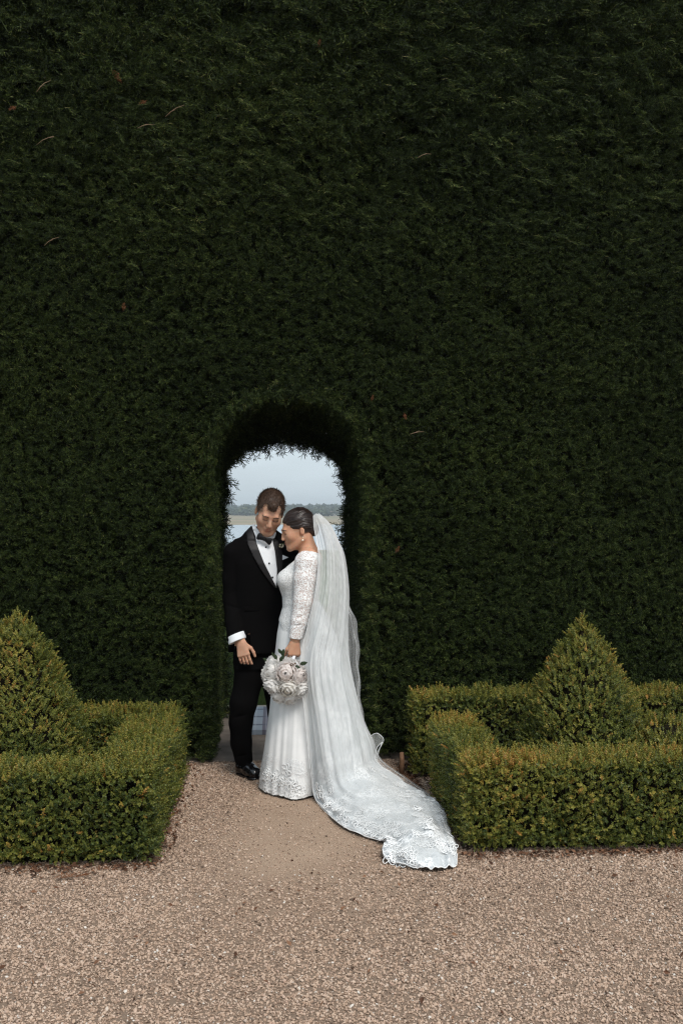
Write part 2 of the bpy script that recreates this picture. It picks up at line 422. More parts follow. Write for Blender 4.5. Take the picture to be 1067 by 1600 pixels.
wide = lambda x, z: (x + (.06 if x > c else -.06)*(abs(x-c) < 1), z - (.17 if 1 < z < 5 else 0))
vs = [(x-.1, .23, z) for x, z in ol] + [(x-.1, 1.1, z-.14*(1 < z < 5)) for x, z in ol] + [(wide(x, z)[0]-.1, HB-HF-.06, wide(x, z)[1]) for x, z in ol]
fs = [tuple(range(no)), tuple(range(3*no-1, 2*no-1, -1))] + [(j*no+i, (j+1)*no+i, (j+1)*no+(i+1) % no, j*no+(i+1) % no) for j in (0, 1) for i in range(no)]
obj('dark_core', mesh_data('dark_core', vs, fs, M_core), hedge)
tag(hedge.children[0], 'solid core inside the hedge, coloured near-black for shade')

M_cyp = tinted('cypress_leaf', [(0, (.006, .011, .003)), (.3, (.013, .024, .005)), (.55, (.033, .054, .010)), (.75, (.072, .102, .020)), (.92, (.128, .152, .036)), (1, (.19, .18, .07))], .62, .2, trans=.10, var=.40)
sprays = [vary(mesh_data('spray', *cypress_spray(40+i, .115), M_cyp), 5, i) for i in range(6)]
def hedge_points():
    Ps, Ds, Ss, Ts = [], [], [], []
    def put(p, d, s, t, thin=1.): Ps.append(p); Ds.append(d); Ss.append(np.stack([s*thin, s*thin, s], 1)); Ts.append(t)
    # front face
    k = int((HX1-HX0)*HTOP*3500)
    X, Z = rng.uniform(HX0, HX1, k), rng.uniform(.04, HTOP, k)
    ok = ~in_arch(X, Z, HF, -.015); X, Z = X[ok], Z[ok]; k = len(X)
    q = np.stack([X, 0*X, Z], 1)
    loose = np.clip((Z-3.7)/1.4, 0, 1)
    bulge = .035*wob(q, 1, 2.2) + .03*wob(q, 2, 6) + loose*(.06*wob(q, 5, 3.5) + .05*wob(q, 6, 8)) + .05*np.clip((.5-Z)/.5, 0, 1)*wob(q, 7, 5)
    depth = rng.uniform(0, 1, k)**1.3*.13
    Y = HF + .045 - bulge + depth
    pocket = (wob(q, 13, 3.2) + .4*wob(q, 14, 9)) > (.98 - .33*loose)
    Y = np.where(pocket, Y+.075, Y)
    flow = wob(q*np.array([1, 1, 2.2]), 17, 1.5)
    D = np.stack([.55*flow + .35*loose + rng.normal(0, .40, k) + .45*np.sign(rng.normal(.3, 1, k)), -.34 - .3*rng.uniform(0, 1, k), .04 - .30*loose + rng.normal(0, .24, k)], 1)
    s = rng.uniform(.28, .58, k)*(1 + 1.5*loose*rng.uniform(0, 1, k)**2)
    tint = np.clip(.42 + .07*rng.normal(0, 1, k) + .09*wob(q, 31, 1.6) - .05*loose - .55*depth/.1*.2, 0, 1)  # deeper sprays tinted darker, so inner shade is put into the colour
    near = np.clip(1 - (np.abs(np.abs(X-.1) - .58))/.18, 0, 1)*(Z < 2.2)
    tint = np.clip(tint + np.where(X < .1, .32, .20)*near*rng.uniform(.2, 1, k), 0, 1)  # sprays by the opening lightened; light caught at the corner is in the tint
    D[:, 0] += -.8*near*np.sign(X-.1); Y = Y + .10*np.clip(1-(np.abs(X-.1)-.50)/.10, 0, 1)**2*(Z < 2.0)
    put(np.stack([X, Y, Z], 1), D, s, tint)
    # long untrimmed shoots, most of them high up
    k = 1500
    X, Z = rng.uniform(HX0, HX1, k), np.where(rng.uniform(0, 1, k) < .72, rng.uniform(3.5, HTOP, k), rng.uniform(2.6, 4, k))
    q = np.stack([X, 0*X, Z], 1); sg = np.where(wob(q, 41, 1.1) > -.25, 1., -1.)
    D = np.stack([sg*(.9 + rng.normal(0, .2, k)), -.25 + rng.normal(0, .12, k), -.32*sg + rng.normal(0, .28, k)], 1)
    put(np.stack([X, HF - .01 - .03*rng.uniform(0, 1, k), Z], 1), D, rng.uniform(.6, 1.35, k)*np.clip((Z-2.2)/1.8, .5, 1), np.clip(rng.normal(.46, .10, k), 0, 1), .45)
    # tunnel lining
    k = 22000
    Y = HF + (HB-HF)*rng.uniform(-.01, 1.02, k); sp = rng.uniform(0, 1, k)
    X = np.zeros(k); Z = np.zeros(k); NX = np.zeros(k); NZ = np.zeros(k)
    c, hw, zs_, za = arch(Y); hside = zs_; total = 2*hside + 2.0*(hw)
    u = sp*(2*1.95 + 1.35)
    Lm, Rm = u < 1.95, u > 1.95+1.35; Tm = ~(Lm | Rm)
    X[Lm] = (c-hw)[Lm]; Z[Lm] = u[Lm]; NX[Lm] = 1
    X[Rm] = (c+hw)[Rm]; Z[Rm] = (u-1.95-1.35)[Rm]; NX[Rm] = -1
    a = np.pi*(1 - (u[Tm]-1.95)/1.35)
    X[Tm] = c[Tm] + hw[Tm]*np.sign(np.cos(a))*np.abs(np.cos(a))**.9; Z[Tm] = zs_[Tm] + (za-zs_)[Tm]*np.sin(a)**.9
    NX[Tm] = -np.cos(a); NZ[Tm] = -np.sin(a)
    off = rng.uniform(0, 1, k)**1.5*.09
    X -= NX*off*.9 - 0; Z -= NZ*off
    Z = np.maximum(Z, .04)
    D = np.stack([NX*.7 + rng.normal(0, .4, k), rng.normal(0, .5, k), NZ*.7 + rng.normal(.05, .4, k)], 1)
    put(np.stack([X, Y, Z], 1), D, rng.uniform(.35, .70, k), np.clip(rng.normal(.4, .15, k), 0, 1))
    # back rim, hanging into the opening
    k = 7000
    th = rng.uniform(0, 1, k)*(2*1.95+1.35); c, hw, zs_, za = arch(HB)
    X = np.zeros(k); Z = np.zeros(k); NX = np.zeros(k); NZ = np.zeros(k)
    Lm, Rm = th < 1.95, th > 3.3; Tm = ~(Lm | Rm)
    X[Lm] = c-hw; Z[Lm] = th[Lm]; NX[Lm] = 1; X[Rm] = c+hw; Z[Rm] = th[Rm]-3.3; NX[Rm] = -1
    a = np.pi*(1 - (th[Tm]-1.95)/1.35)
    X[Tm] = c + hw*np.sign(np.cos(a))*np.abs(np.cos(a))**.9; Z[Tm] = zs_ + (za-zs_)*np.sin(a)**.9; NX[Tm] = -np.cos(a); NZ[Tm] = -np.sin(a)
    off = rng.uniform(-.01, .30, k)*rng.uniform(0, 1, k)
    X -= NX*off; Z -= NZ*off; Z = np.maximum(Z, .05)
    lump = wob(np.stack([X, 0*X, Z], 1), 77, 9)*.025; X += NX*lump; Z += NZ*lump
    D = np.stack([NX*.6 + rng.normal(0, .4, k), rng.uniform(-.2, .7, k), NZ*.6 + rng.normal(-.1, .4, k)], 1)
    put(np.stack([X, HB - .02 + rng.uniform(-.10, .05, k), Z], 1), D, rng.uniform(.4, .75, k)*(1 + .9*(rng.uniform(0, 1, k) > .88)), np.clip(rng.normal(.4, .2, k), 0, 1))
    return [np.concatenate(x) for x in (Ps, Ds, Ss, Ts)]
P, D, S, T = hedge_points()
P = P - np.array([.1, HF, 0])
E = eulers(frames(D, rng.uniform(0, 6.28, len(P))))
tag(scatter('foliage', sprays, P, E, S, T, hedge), 'feathery dark green cypress sprays', kind='stuff')

# a few dead, rust-brown twigs caught in the hedge face
M_dead = simple('dead_twig', (.16, .065, .028), .8, .2, noise=.3, nscale=60)
M_bare = simple('bare_twig', (.22, .155, .10), .8, .2, noise=.3, nscale=60)
dead = mesh_data('dead_twig', *cypress_spray(91, .13, 1.3), M_dead)
for x, z, s, an, mt in ((-1.00, 4.50, .75, -.7, 0), (.28, 4.78, .4, .4, 0), (-1.68, 4.34, .5, -2.2, 0), (-1.00, 3.0, .45, .2, 0), (.86, 2.35, .4, 2.9, 0), (.80, 1.40, .45, .5, 0), (.64, 2.42, .35, .3, 0), (-.84, 4.4, .5, -2.2, 0)):
    o = obj('dead_twig', dead, hedge, (x-.1+.45*0, -.02, z)); o.rotation_euler = (R(20), an, 0); o.scale = (s*.7, s*.7, s)
for x, z, L_, an in ((-1.55, 4.42, .13, -.75), (-.72, 4.28, .16, -.9), (-1.44, 4.13, .12, 1.9), (-1.5, 3.42, .12, -.9), (.95, 4.05, .10, -1.1), (.9, 2.2, .10, -1.2), (-.9, 4.2, .12, -1.2)):
    q = MB(); pts = [(math.sin(an)*-L_*u, -.05-.02*math.sin(3*u), L_*u*math.cos(an) - .02*u*u) for u in (0, .3, .6, 1)]
    q.tube(pts, [.0028, .0024, .002, .001], 5); q.tube([pts[1], (pts[1][0]+.03, -.06, pts[1][2]+.015)], [.0016, .0008], 4)
    o = q.build('bare_twig', M_bare, hedge); o.location = (x-.1, 0, z)

# ------------------------------------------------------------------ clipped box hedges and topiary
BOXRAMP = [(0, (.036, .058, .016)), (.3, (.098, .126, .026)), (.5, (.190, .205, .040)), (.7, (.300, .275, .055)), (.88, (.40, .30, .066)), (1, (.45, .23, .055))]
M_box = tinted('box_leaf', BOXRAMP, .42, .45, trans=.18, var=.16)
sprigs = [vary(mesh_data('sprig', *box_sprig(i), M_box, True), 7, i) for i in range(7)]
M_boxin = simple('box_inside', (.012, .010, .006), .95, .05, noise=.5, nscale=30)  # core darkened so shade inside the box is put into its colour

def boxes_sdf(p, boxes, rnd=.07):
    d = np.full(len(p), 9.)
    for lo, hi in boxes:
        lo, hi = np.array(lo), np.array(hi); c = (lo+hi)/2; h = (hi-lo)/2 - rnd
        q = np.abs(p-c)-h
        d = np.minimum(d, np.linalg.norm(np.maximum(q, 0), axis=1) + np.minimum(q.max(1), 0) - rnd)
    return d
def grad(f, p, e=.004):
    g = np.stack([f(p+np.eye(3)[i]*e) - f(p-np.eye(3)[i]*e) for i in range(3)], 1)
    return g/(np.linalg.norm(g, axis=1, keepdims=True)+1e-9)
def shrub(name, f, lo, hi, dens, origin, label, cat, group, seed, bias=0., core=None, bronze=0.):
    """a clipped bush: sprigs over the zero surface of f inside lo..hi"""
    r = np.random.default_rng(seed)
    vol = np.prod(np.array(hi)-lo); n = int(min(3.2e6, vol*dens*14))
    p = r.uniform(lo, hi, (n, 3)); d = f(p)
    p = p[(d < .012) & (d > -.060)]
    g = grad(f, p); lump = .018*wob(p, seed, 11) + .009*wob(p, seed+1, 25)
    d2 = f(p); p = p - g*d2[:, None] + g*(lump - .050 + .03*r.uniform(-1, .8, len(p)))[:, None]
    ok = p[:, 2] > .03; p, g = p[ok], g[ok]
    if len(p) > dens*1e9: p, g = p[:int(dens)], g[:int(dens)]
    k = len(p)
    D = g*.75 + np.array([0, 0, .65]) + r.normal(0, .42, (k, 3))
    patch = wob(p, seed+5, 4.5)
    T = np.clip(.36 + bias + .15*r.normal(0, 1, k) + .13*patch + .21*np.clip(g[:, 2], 0, 1) + bronze*np.clip(wob(p, seed+8, 3.)+.2, 0, 1)*np.clip(p[:, 2]/.5, .35, 1), 0, 1)  # upward sprigs yellower: fresh growth, with top light also put into the tint
    rare = r.uniform(0, 1, k) < .02; T[rare] = r.uniform(.85, 1, rare.sum())
    h = empty(name, origin); tag(h, label, cat, group)
    og = np.array(origin)
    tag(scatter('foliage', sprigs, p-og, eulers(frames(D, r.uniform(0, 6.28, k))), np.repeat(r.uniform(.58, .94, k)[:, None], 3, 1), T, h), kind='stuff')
    core(h)
    return h, k
def core_boxes(boxes, og):
    def fn(h):
        q = MB()
        for i, (lo, hi) in enumerate(boxes):
            e = .12 + .003*i
            q.box([lo[0]+e-og[0], lo[1]+e-og[1], .0-og[2]], [hi[0]-e-og[0], hi[1]-e-og[1], hi[2]-e-og[2]])
        q.build('dark_core', M_boxin, h, False)
    return fn
def core_lathe(prof_, n=20):
    def fn(h):
        vs = [(max(r_-.10, .005)*math.cos(6.2832*k/n), max(r_-.10, .005)*math.sin(6.2832*k/n), z) for r_, z in prof_ for k in range(n)]
        fs = [(j*n+k, j*n+(k+1) % n, (j+1)*n+(k+1) % n, (j+1)*n+k) for j in range(len(prof_)-1) for k in range(n)] + [tuple((len(prof_)-1)*n+k for k in range(n))]
        obj('dark_core', mesh_data('dark_core', vs, fs, M_boxin, True), h)
    return fn

LB = [((-3.2, 4.74, 0), (-.55, 5.10, .475)), ((-.90, 4.74, 0), (-.55, 6.35, .485)), ((-3.2, 6.02, 0), (-.57, 6.35, .49))]
RB = [((.93, 4.79, 0), (3.9, 5.12, .475)), ((.90, 4.79, 0), (1.2, 5.98, .475))]
RK = [((.84, 6.18, 0), (3.9, 6.46, .555))]
cnt = []
cnt.append(shrub('box_hedge', lambda p: boxes_sdf(p, LB), (-3.25, 4.68, 0), (-.48, 6.42, .56), 4500, (-1.8, 5.6, 0),
      'low clipped green box hedge framing the bed on the groom\'s side of the path', 'hedge', 'low box hedges', 101, core=core_boxes(LB, (-1.8, 5.6, 0)), bronze=.06)[1])
cnt.append(shrub('box_hedge', lambda p: boxes_sdf(p, RB), (.82, 4.72, 0), (3.95, 6.05, .56), 4500, (2.2, 5.4, 0),
      'low clipped box hedge with bronze tips beside the dress train', 'hedge', 'low box hedges', 131, bias=.02, core=core_boxes(RB, (2.2, 5.4, 0)), bronze=.40)[1])
cnt.append(shrub('box_hedge', lambda p: boxes_sdf(p, RK), (.78, 6.12, 0), (3.95, 6.5, .62), 3400, (2.3, 6.3, 0),
      'thin box hedge row running along the foot of the cypress hedge behind the cone', 'hedge', 'low box hedges', 151, bias=-.02, core=core_boxes(RK, (2.3, 6.3, 0)), bronze=.24)[1])
def cone(prof_, cx, cy):
    zz = [z for r_, z in prof_]; rr_ = [r_ for r_, z in prof_]
    return lambda p: np.maximum((np.hypot(p[:, 0]-cx, p[:, 1]-cy) - np.interp(p[:, 2], zz, rr_))*.92, p[:, 2]-zz[-1])
LC = [(.44, 0), (.41, .29), (.375, .50), (.30, .68), (.225, .83), (.125, 1.03), (.05, 1.10), (.012, 1.125)]
RC = [(.44, 0), (.385, .33), (.325, .57), (.255, .72), (.17, .87), (.085, 1.0), (.035, 1.075), (.008, 1.115)]
BALL = [(.18, 0), (.26, .12), (.275, .27), (.26, .37), (.20, .46), (.11, .515), (.02, .535)]
cnt.append(shrub('cone_topiary', cone(LC, -1.423, 5.62), (-1.95, 5.1, 0), (-.9, 6.15, 1.16), 3700, (-1.423, 5.62, 0),
      'green cone-shaped box topiary behind the low hedge on the groom\'s side', 'topiary', 'box topiary cones', 171, bias=.02, core=core_lathe(LC), bronze=.06)[1])
cnt.append(shrub('cone_topiary', cone(RC, 1.765, 5.65), (1.25, 5.1, 0), (2.3, 6.2, 1.14), 3700, (1.765, 5.65, 0),
      'olive-bronze cone-shaped box topiary behind the hedge beside the train', 'topiary', 'box topiary cones', 191, bias=.04, core=core_lathe(RC), bronze=.25)[1])
cnt.append(shrub('box_ball', cone(BALL, 2.19, 5.50), (1.84, 5.15, 0), (2.54, 5.85, .58), 3300, (2.19, 5.50, 0),
      'rounded dark green box ball between the bronze cone and picture edge', 'shrub', None, 211, bias=-.06, core=core_lathe(BALL))[1])
print('sprigs', cnt)

# soil in the beds and leaf litter below the hedges
M_soil = simple('bed_soil', (.070, .045, .032), .95, .1, noise=.5, nscale=25, bump=.8, bscale=90)
for i, (x0, x1, y0, y1) in enumerate(((-3.4, -.60, 4.90, 6.6), (.93, 4.2, 4.90, 6.62))):
    tag(obj('bed_soil', mesh_data('bed_soil', [(x0, y0, .005), (x1, y0, .005), (x1, y1, .005), (x0, y1, .005)], [(0, 1, 2, 3)], M_soil)), kind='structure')
V = [np.array(v) for v in ((0, -.009, 0), (.006, 0, .003), (0, .014, -.001), (-.006, 0, .003))]
M_lit = tinted('dead_leaf', [(0, (.05, .025, .015)), (.5, (.13, .062, .035)), (1, (.24, .13, .075))], .8, .2)
lit = mesh_data('dead_leaf', V, [(0, 1, 2), (0, 2, 3)], M_lit)
def litter(n):
    e = rng.integers(0, 4, n); u = rng.uniform(0, 1, n); q = np.abs(rng.normal(0, .055, n))
    x = np.choose(e, [-3.0+2.45*u, -.60+q-.03, .90+2.6*u, .86-q+.03]); y = np.choose(e, [4.79-q, 4.80+1.85*u, 4.83-q, 4.9+1.7*u])
    return np.stack([x, y, rng.uniform(.006, .016, n)], 1)
P = np.concatenate([litter(2800), np.stack([rng.uniform(-2.4, 2.8, 330), rng.uniform(2.5, 4.75, 330), rng.uniform(.010, .020, 330)], 1)]); k = len(P)
tag(scatter('leaf_litter', [lit], P, np.stack([rng.normal(0, .5, k), rng.normal(0, .5, k), rng.uniform(0, 6.28, k)], 1), np.repeat(rng.uniform(.6, 1.5, k)[:, None], 3, 1), rng.uniform(0, 1, k)),
    'red-brown dead leaves along the foot of the low hedges', kind='stuff')

# wooden stake at the hedge corner
q = MB(); q.tube([(0, 0, -.02), (.004, 0, .10), (.002, 0, .15)], [.017, .016, .013], 7)
st = q.build('wooden_stake', simple('old_timber', (.17, .095, .055), .8, .2, noise=.35, nscale=30))
st.location = (.80, 6.30, 0); tag(st, 'short brown wooden stake at the hedge foot above the train', 'stake')
# dry frond lying on the gravel
V, Fc = cypress_spray(7, .17, 1.6); V = np.array(V)*np.array([.45, .5, 1]); V = np.stack([V[:, 2], V[:, 0], np.abs(V[:, 1])*.6], 1)
fr = obj('dry_frond', mesh_data('dry_frond', V, Fc, M_dead), loc=(-1.02, 4.60, .014)); fr.rotation_euler = (0, 0, R(12)); tag(fr, 'rust-brown dry frond lying on gravel before the green hedge', 'frond')
# plaid rug on the path behind the couple
m, t, n, l, b = new_mat('plaid')
tcn = n.new('ShaderNodeTexCoord'); sx = n.new('ShaderNodeSeparateXYZ'); l.new(tcn.outputs['Object'], sx.inputs[0])
def band(ax, sc, ph, th):
    a = n.new('ShaderNodeMath'); a.operation = 'MULTIPLY_ADD'; a.inputs[1].default_value = sc; a.inputs[2].default_value = ph; l.new(sx.outputs[ax], a.inputs[0])
    s_n = n.new('ShaderNodeMath'); s_n.operation = 'SINE'; l.new(a.outputs[0], s_n.inputs[0])
    g_ = n.new('ShaderNodeMath'); g_.operation = 'GREATER_THAN'; g_.inputs[1].default_value = th; l.new(s_n.outputs[0], g_.inputs[0]); return g_.outputs[0]
def mixc(fac, a, bc, f=1):
    q_ = n.new('ShaderNodeMix'); q_.data_type = 'RGBA'
    mm = n.new('ShaderNodeMath'); mm.operation = 'MULTIPLY'; mm.inputs[1].default_value = f; l.new(fac, mm.inputs[0]); l.new(mm.outputs[0], q_.inputs['Factor'])
    if isinstance(a, tuple): q_.inputs['A'].default_value = (*a, 1)
    else: l.new(a, q_.inputs['A'])
    q_.inputs['B'].default_value = (*bc, 1); return q_.outputs['Result']
c1 = mixc(band('X', 38, .4, .1), (.175, .215, .26), (.085, .085, .115)); c2 = mixc(band('Y', 21, .8, .86), c1, (.05, .06, .09), .8); c3 = mixc(band('X', 76, 0, .93), c2, (.30, .33, .38), .35)
l.new(c3, b.inputs['Base Color']); b.inputs['Roughness'].default_value = .95
q = MB(); q.box((-.26, -.46, 0), (.26, .46, .018)); q.box((-.255, -.455, .019), (.25, .45, .034))
rug = q.build('plaid_rug', m, smooth=False); rug.location = (.075, 7.96, .008); tag(rug, 'folded blue-grey plaid rug lying on the path behind the couple', 'rug')

# ================================================================== THE COUPLE
# people are laid out in a frame standing on the gravel, x across the picture, y away from the camera
D0 = 6.27
def Lp(px, py, y=0.):                   # a point of the traced outline, at its own depth
    d = D0 + y
    return np.array([d*(px-533.5)/FPX + 103.5/FPX*D0, y, EYE - d*(py-800)/FPX])
def Lz(px, py, z=0.):                   # the same for a point of known height
    d = (EYE-z)*FPX/(py-800)
    return np.array([d*(px-533.5)/FPX + 103.5/FPX*D0, d-D0, z])
PX = D0/FPX                             # metres per traced pixel
ca, sa = math.cos(YAW), math.sin(YAW)
_x = -103.5/FPX*D0
ORG = (D0*sa + _x*ca, D0*ca - _x*sa, 0)

class SDF:
    def __init__(s, lo, hi, h):
        s.lo = np.array(lo, float); s.h = h
        s.n = np.ceil((np.array(hi)-s.lo)/h).astype(int)+1
        s.F = np.full(s.n, .25, np.float32)
    def _sl(s, lo, hi):
        a = np.clip(np.floor((np.array(lo)-s.lo)/s.h).astype(int), 0, s.n); b = np.clip(np.ceil((np.array(hi)-s.lo)/s.h).astype(int)+1, 0, s.n)
        ax = [np.arange(a[i], b[i])*s.h + s.lo[i] for i in range(3)]
        G = np.meshgrid(*ax, indexing='ij')
        return tuple(slice(a[i], b[i]) for i in range(3)), G
    def op(s, f, lo, hi, k=0, mode='u'):
        lo, hi = np.array(lo)-k*1.5-2*s.h, np.array(hi)+k*1.5+2*s.h
        sl, G = s._sl(lo, hi)
        if G[0].size == 0: return s
        d = f(*G).astype(np.float32); A = s.F[sl]
        if mode == 'u':
            if k > 0:
                hh = np.clip(.5 + .5*(A-d)/k, 0, 1); R_ = A*(1-hh) + d*hh - k*hh*(1-hh)
            else: R_ = np.minimum(A, d)
        elif mode == 's':
            if k > 0:
                hh = np.clip(.5 - .5*(A+d)/k, 0, 1); R_ = A*(1-hh) - d*hh + k*hh*(1-hh)
            else: R_ = np.maximum(A, -d)
        else: R_ = np.maximum(A, d)
        s.F[sl] = R_; return s
    def cap(s, a, b, ra, rb=None, k=0, mode='u', flat=1., fdir=None):
        """tapered capsule; 'flat' squeezes it along fdir"""
        a, b = np.array(a, float), np.array(b, float); rb = ra if rb is None else rb
        ab = b-a; L2 = ab@ab + 1e-12; fd = None if fdir is None else np.array(fdir, float)/np.linalg.norm(fdir)
        def f(x, y, z):
            px, py, pz = x-a[0], y-a[1], z-a[2]
            t = np.clip((px*ab[0]+py*ab[1]+pz*ab[2])/L2, 0, 1)
            qx, qy, qz = px-t*ab[0], py-t*ab[1], pz-t*ab[2]
            if fd is not None:
                c = (qx*fd[0]+qy*fd[1]+qz*fd[2])*(1/flat-1); qx, qy, qz = qx+c*fd[0], qy+c*fd[1], qz+c*fd[2]
            return (np.sqrt(qx*qx+qy*qy+qz*qz) - (ra+(rb-ra)*t))*min(flat, 1)
        r = max(ra, rb)*max(1, flat)
        return s.op(f, np.minimum(a, b)-r, np.maximum(a, b)+r, k, mode)
    def chain(s, pts, rad, k=.01, **kw):
        for i in range(len(pts)-1): s.cap(pts[i], pts[i+1], rad[i], rad[i+1], k, **kw)
        return s
    def ell(s, c, r, k=0, mode='u', M=None):
        c, r = np.array(c, float), np.array(r, float)
        def f(x, y, z):
            p = [x-c[0], y-c[1], z-c[2]]
            if M is not None: p = [sum(M[j][i]*p[j] for j in range(3)) for i in range(3)]
            k0 = np.sqrt(sum((p[i]/r[i])**2 for i in range(3))); k1 = np.sqrt(sum((p[i]/r[i]**2)**2 for i in range(3)))
            return k0*(k0-1)/np.maximum(k1, 1e-6)
        e = r if M is None else np.full(3, r.max())
        return s.op(f, c-e, c+e, k, mode)
    def loft(s, rows, k=.0, n=2.3, mode='u'):
        """stack of super-elliptic sections (z, cx, cy, rx, ry, turn)"""
        rows = sorted(rows); Z = np.array([q[0] for q in rows]); C = np.array([q[1:] for q in rows])
        lo = np.array([(C[:, 0]-C[:, 2:4].max(1)).min(), (C[:, 1]-C[:, 2:4].max(1)).min(), Z[0]]); hi = np.array([(C[:, 0]+C[:, 2:4].max(1)).max(), (C[:, 1]+C[:, 2:4].max(1)).max(), Z[-1]])
        def f(x, y, z):
            zz = z[0, 0, :]; P_ = [np.interp(zz, Z, C[:, i]) for i in range(5)]
            c, s_ = np.cos(P_[4]), np.sin(P_[4]); dx, dy = x-P_[0], y-P_[1]
            u, v = (dx*c+dy*s_)/P_[2], (-dx*s_+dy*c)/P_[3]
            q = (np.abs(u)**n + np.abs(v)**n)**(1/n)
            d = (q-1)*np.minimum(P_[2], P_[3])
            return np.maximum(d, np.maximum(Z[0]-z, z-Z[-1]))
        return s.op(f, lo-.03, hi+.03, k, mode)
    def plane(s, p, nrm):                # keep the side the normal points away from
        p, nrm = np.array(p, float), np.array(nrm, float)/np.linalg.norm(nrm)
        return s.op(lambda x, y, z: (x-p[0])*nrm[0]+(y-p[1])*nrm[1]+(z-p[2])*nrm[2], s.lo, s.lo+s.n*s.h, 0, 'i')
    def front(s):
        """depth of the surface seen from -y, as a function of (x, z)"""
        ins = s.F < 0; j = ins.argmax(1); has = ins.any(1); I, K = np.indices(j.shape)
        jm = np.maximum(j-1, 0); a, b = s.F[I, jm, K], s.F[I, j, K]
        Y = s.lo[1] + s.h*(jm + a/np.where(np.abs(a-b) < 1e-9, 1, a-b)); Y[~has] = np.nan
        # fill gaps so that edges do not fall away
        for _ in range(8):
            nb = np.stack([np.roll(Y, 1, 0), np.roll(Y, -1, 0), np.roll(Y, 1, 1), np.roll(Y, -1, 1)]); 
            cnt_ = (~np.isnan(nb)).sum(0); mnv = np.where(cnt_ > 0, np.nansum(nb, 0)/np.maximum(cnt_, 1), np.nan)
            Y = np.where(np.isnan(Y), mnv, Y)
        Y = np.nan_to_num(Y, nan=0)
        def g(x, z):
            u, v = (x-s.lo[0])/s.h, (z-s.lo[2])/s.h
            i, k_ = int(np.clip(u, 0, s.n[0]-2)), int(np.clip(v, 0, s.n[2]-2)); fu, fv = u-i, v-k_
            return (Y[i, k_]*(1-fu)+Y[i+1, k_]*fu)*(1-fv) + (Y[i, k_+1]*(1-fu)+Y[i+1, k_+1]*fu)*fv
        return g
    def mesh(s, relax=2):
        F = s.F; S_ = F < 0; nx, ny, nz = F.shape
        c = np.zeros((nx-1, ny-1, nz-1), np.uint8)
        corners = [(i, j, k) for i in (0, 1) for j in (0, 1) for k in (0, 1)]
        for i, j, k in corners: c += S_[i:nx-1+i, j:ny-1+j, k:nz-1+k]
        act = np.argwhere((c > 0) & (c < 8)); ids = np.full(c.shape, -1, np.int32); ids[tuple(act.T)] = np.arange(len(act))
        acc = np.zeros((len(act), 3)); cn = np.zeros(len(act))
        for a in corners:
            for ax in range(3):
                if a[ax]: continue
                b = list(a); b[ax] = 1
                fa = F[act[:, 0]+a[0], act[:, 1]+a[1], act[:, 2]+a[2]]; fb = F[act[:, 0]+b[0], act[:, 1]+b[1], act[:, 2]+b[2]]
                m_ = (fa < 0) != (fb < 0); t = np.where(m_, fa/np.where(m_, fa-fb, 1), 0)
                p = np.array(a, float)[None, :].repeat(len(act), 0); p[:, ax] = t
                acc += p*m_[:, None]; cn += m_
        V = (act + acc/cn[:, None])*s.h + s.lo
        Q = []
        for ax in range(3):
            u, v = (ax+1) % 3, (ax+2) % 3
            sl0 = [slice(None)]*3; sl1 = [slice(None)]*3; sl0[ax] = slice(0, -1); sl1[ax] = slice(1, None)
            A_, B_ = S_[tuple(sl0)], S_[tuple(sl1)]
            e = np.argwhere(A_ != B_); e = e[(e[:, u] > 0) & (e[:, v] > 0) & (e[:, u] < F.shape[u]-1) & (e[:, v] < F.shape[v]-1)]
            def cell(du, dv):
                q = e.copy(); q[:, u] -= du; q[:, v] -= dv; return ids[tuple(q.T)]
            q = np.stack([cell(1, 1), cell(0, 1), cell(0, 0), cell(1, 0)], 1)
            fl = ~A_[tuple(e.T)]; q[fl] = q[fl][:, ::-1]; Q.append(q)
        Q = np.concatenate(Q); Q = Q[(Q >= 0).all(1)]
        for _ in range(relax):
            acc = np.zeros_like(V); cn = np.zeros(len(V))
            for a in range(4):
                np.add.at(acc, Q[:, a], V[Q[:, (a+1) % 4]] + V[Q[:, (a+3) % 4]]); np.add.at(cn, Q[:, a], 2)
            V = V*.5 + .5*acc/np.maximum(cn, 1)[:, None]
        return V, Q

def joined(*parts):
    n = 0; Vs, Fs = [], []
    for V, Fc in parts:
        V = np.asarray(V); Vs.append(V); Fs += [[int(i)+n for i in f] for f in Fc]; n += len(V)
    return np.concatenate(Vs), Fs
def put(name, VF, mat, parent, smooth=True):
    return obj(name, mesh_data(name, VF[0], VF[1], mat, smooth), parent)

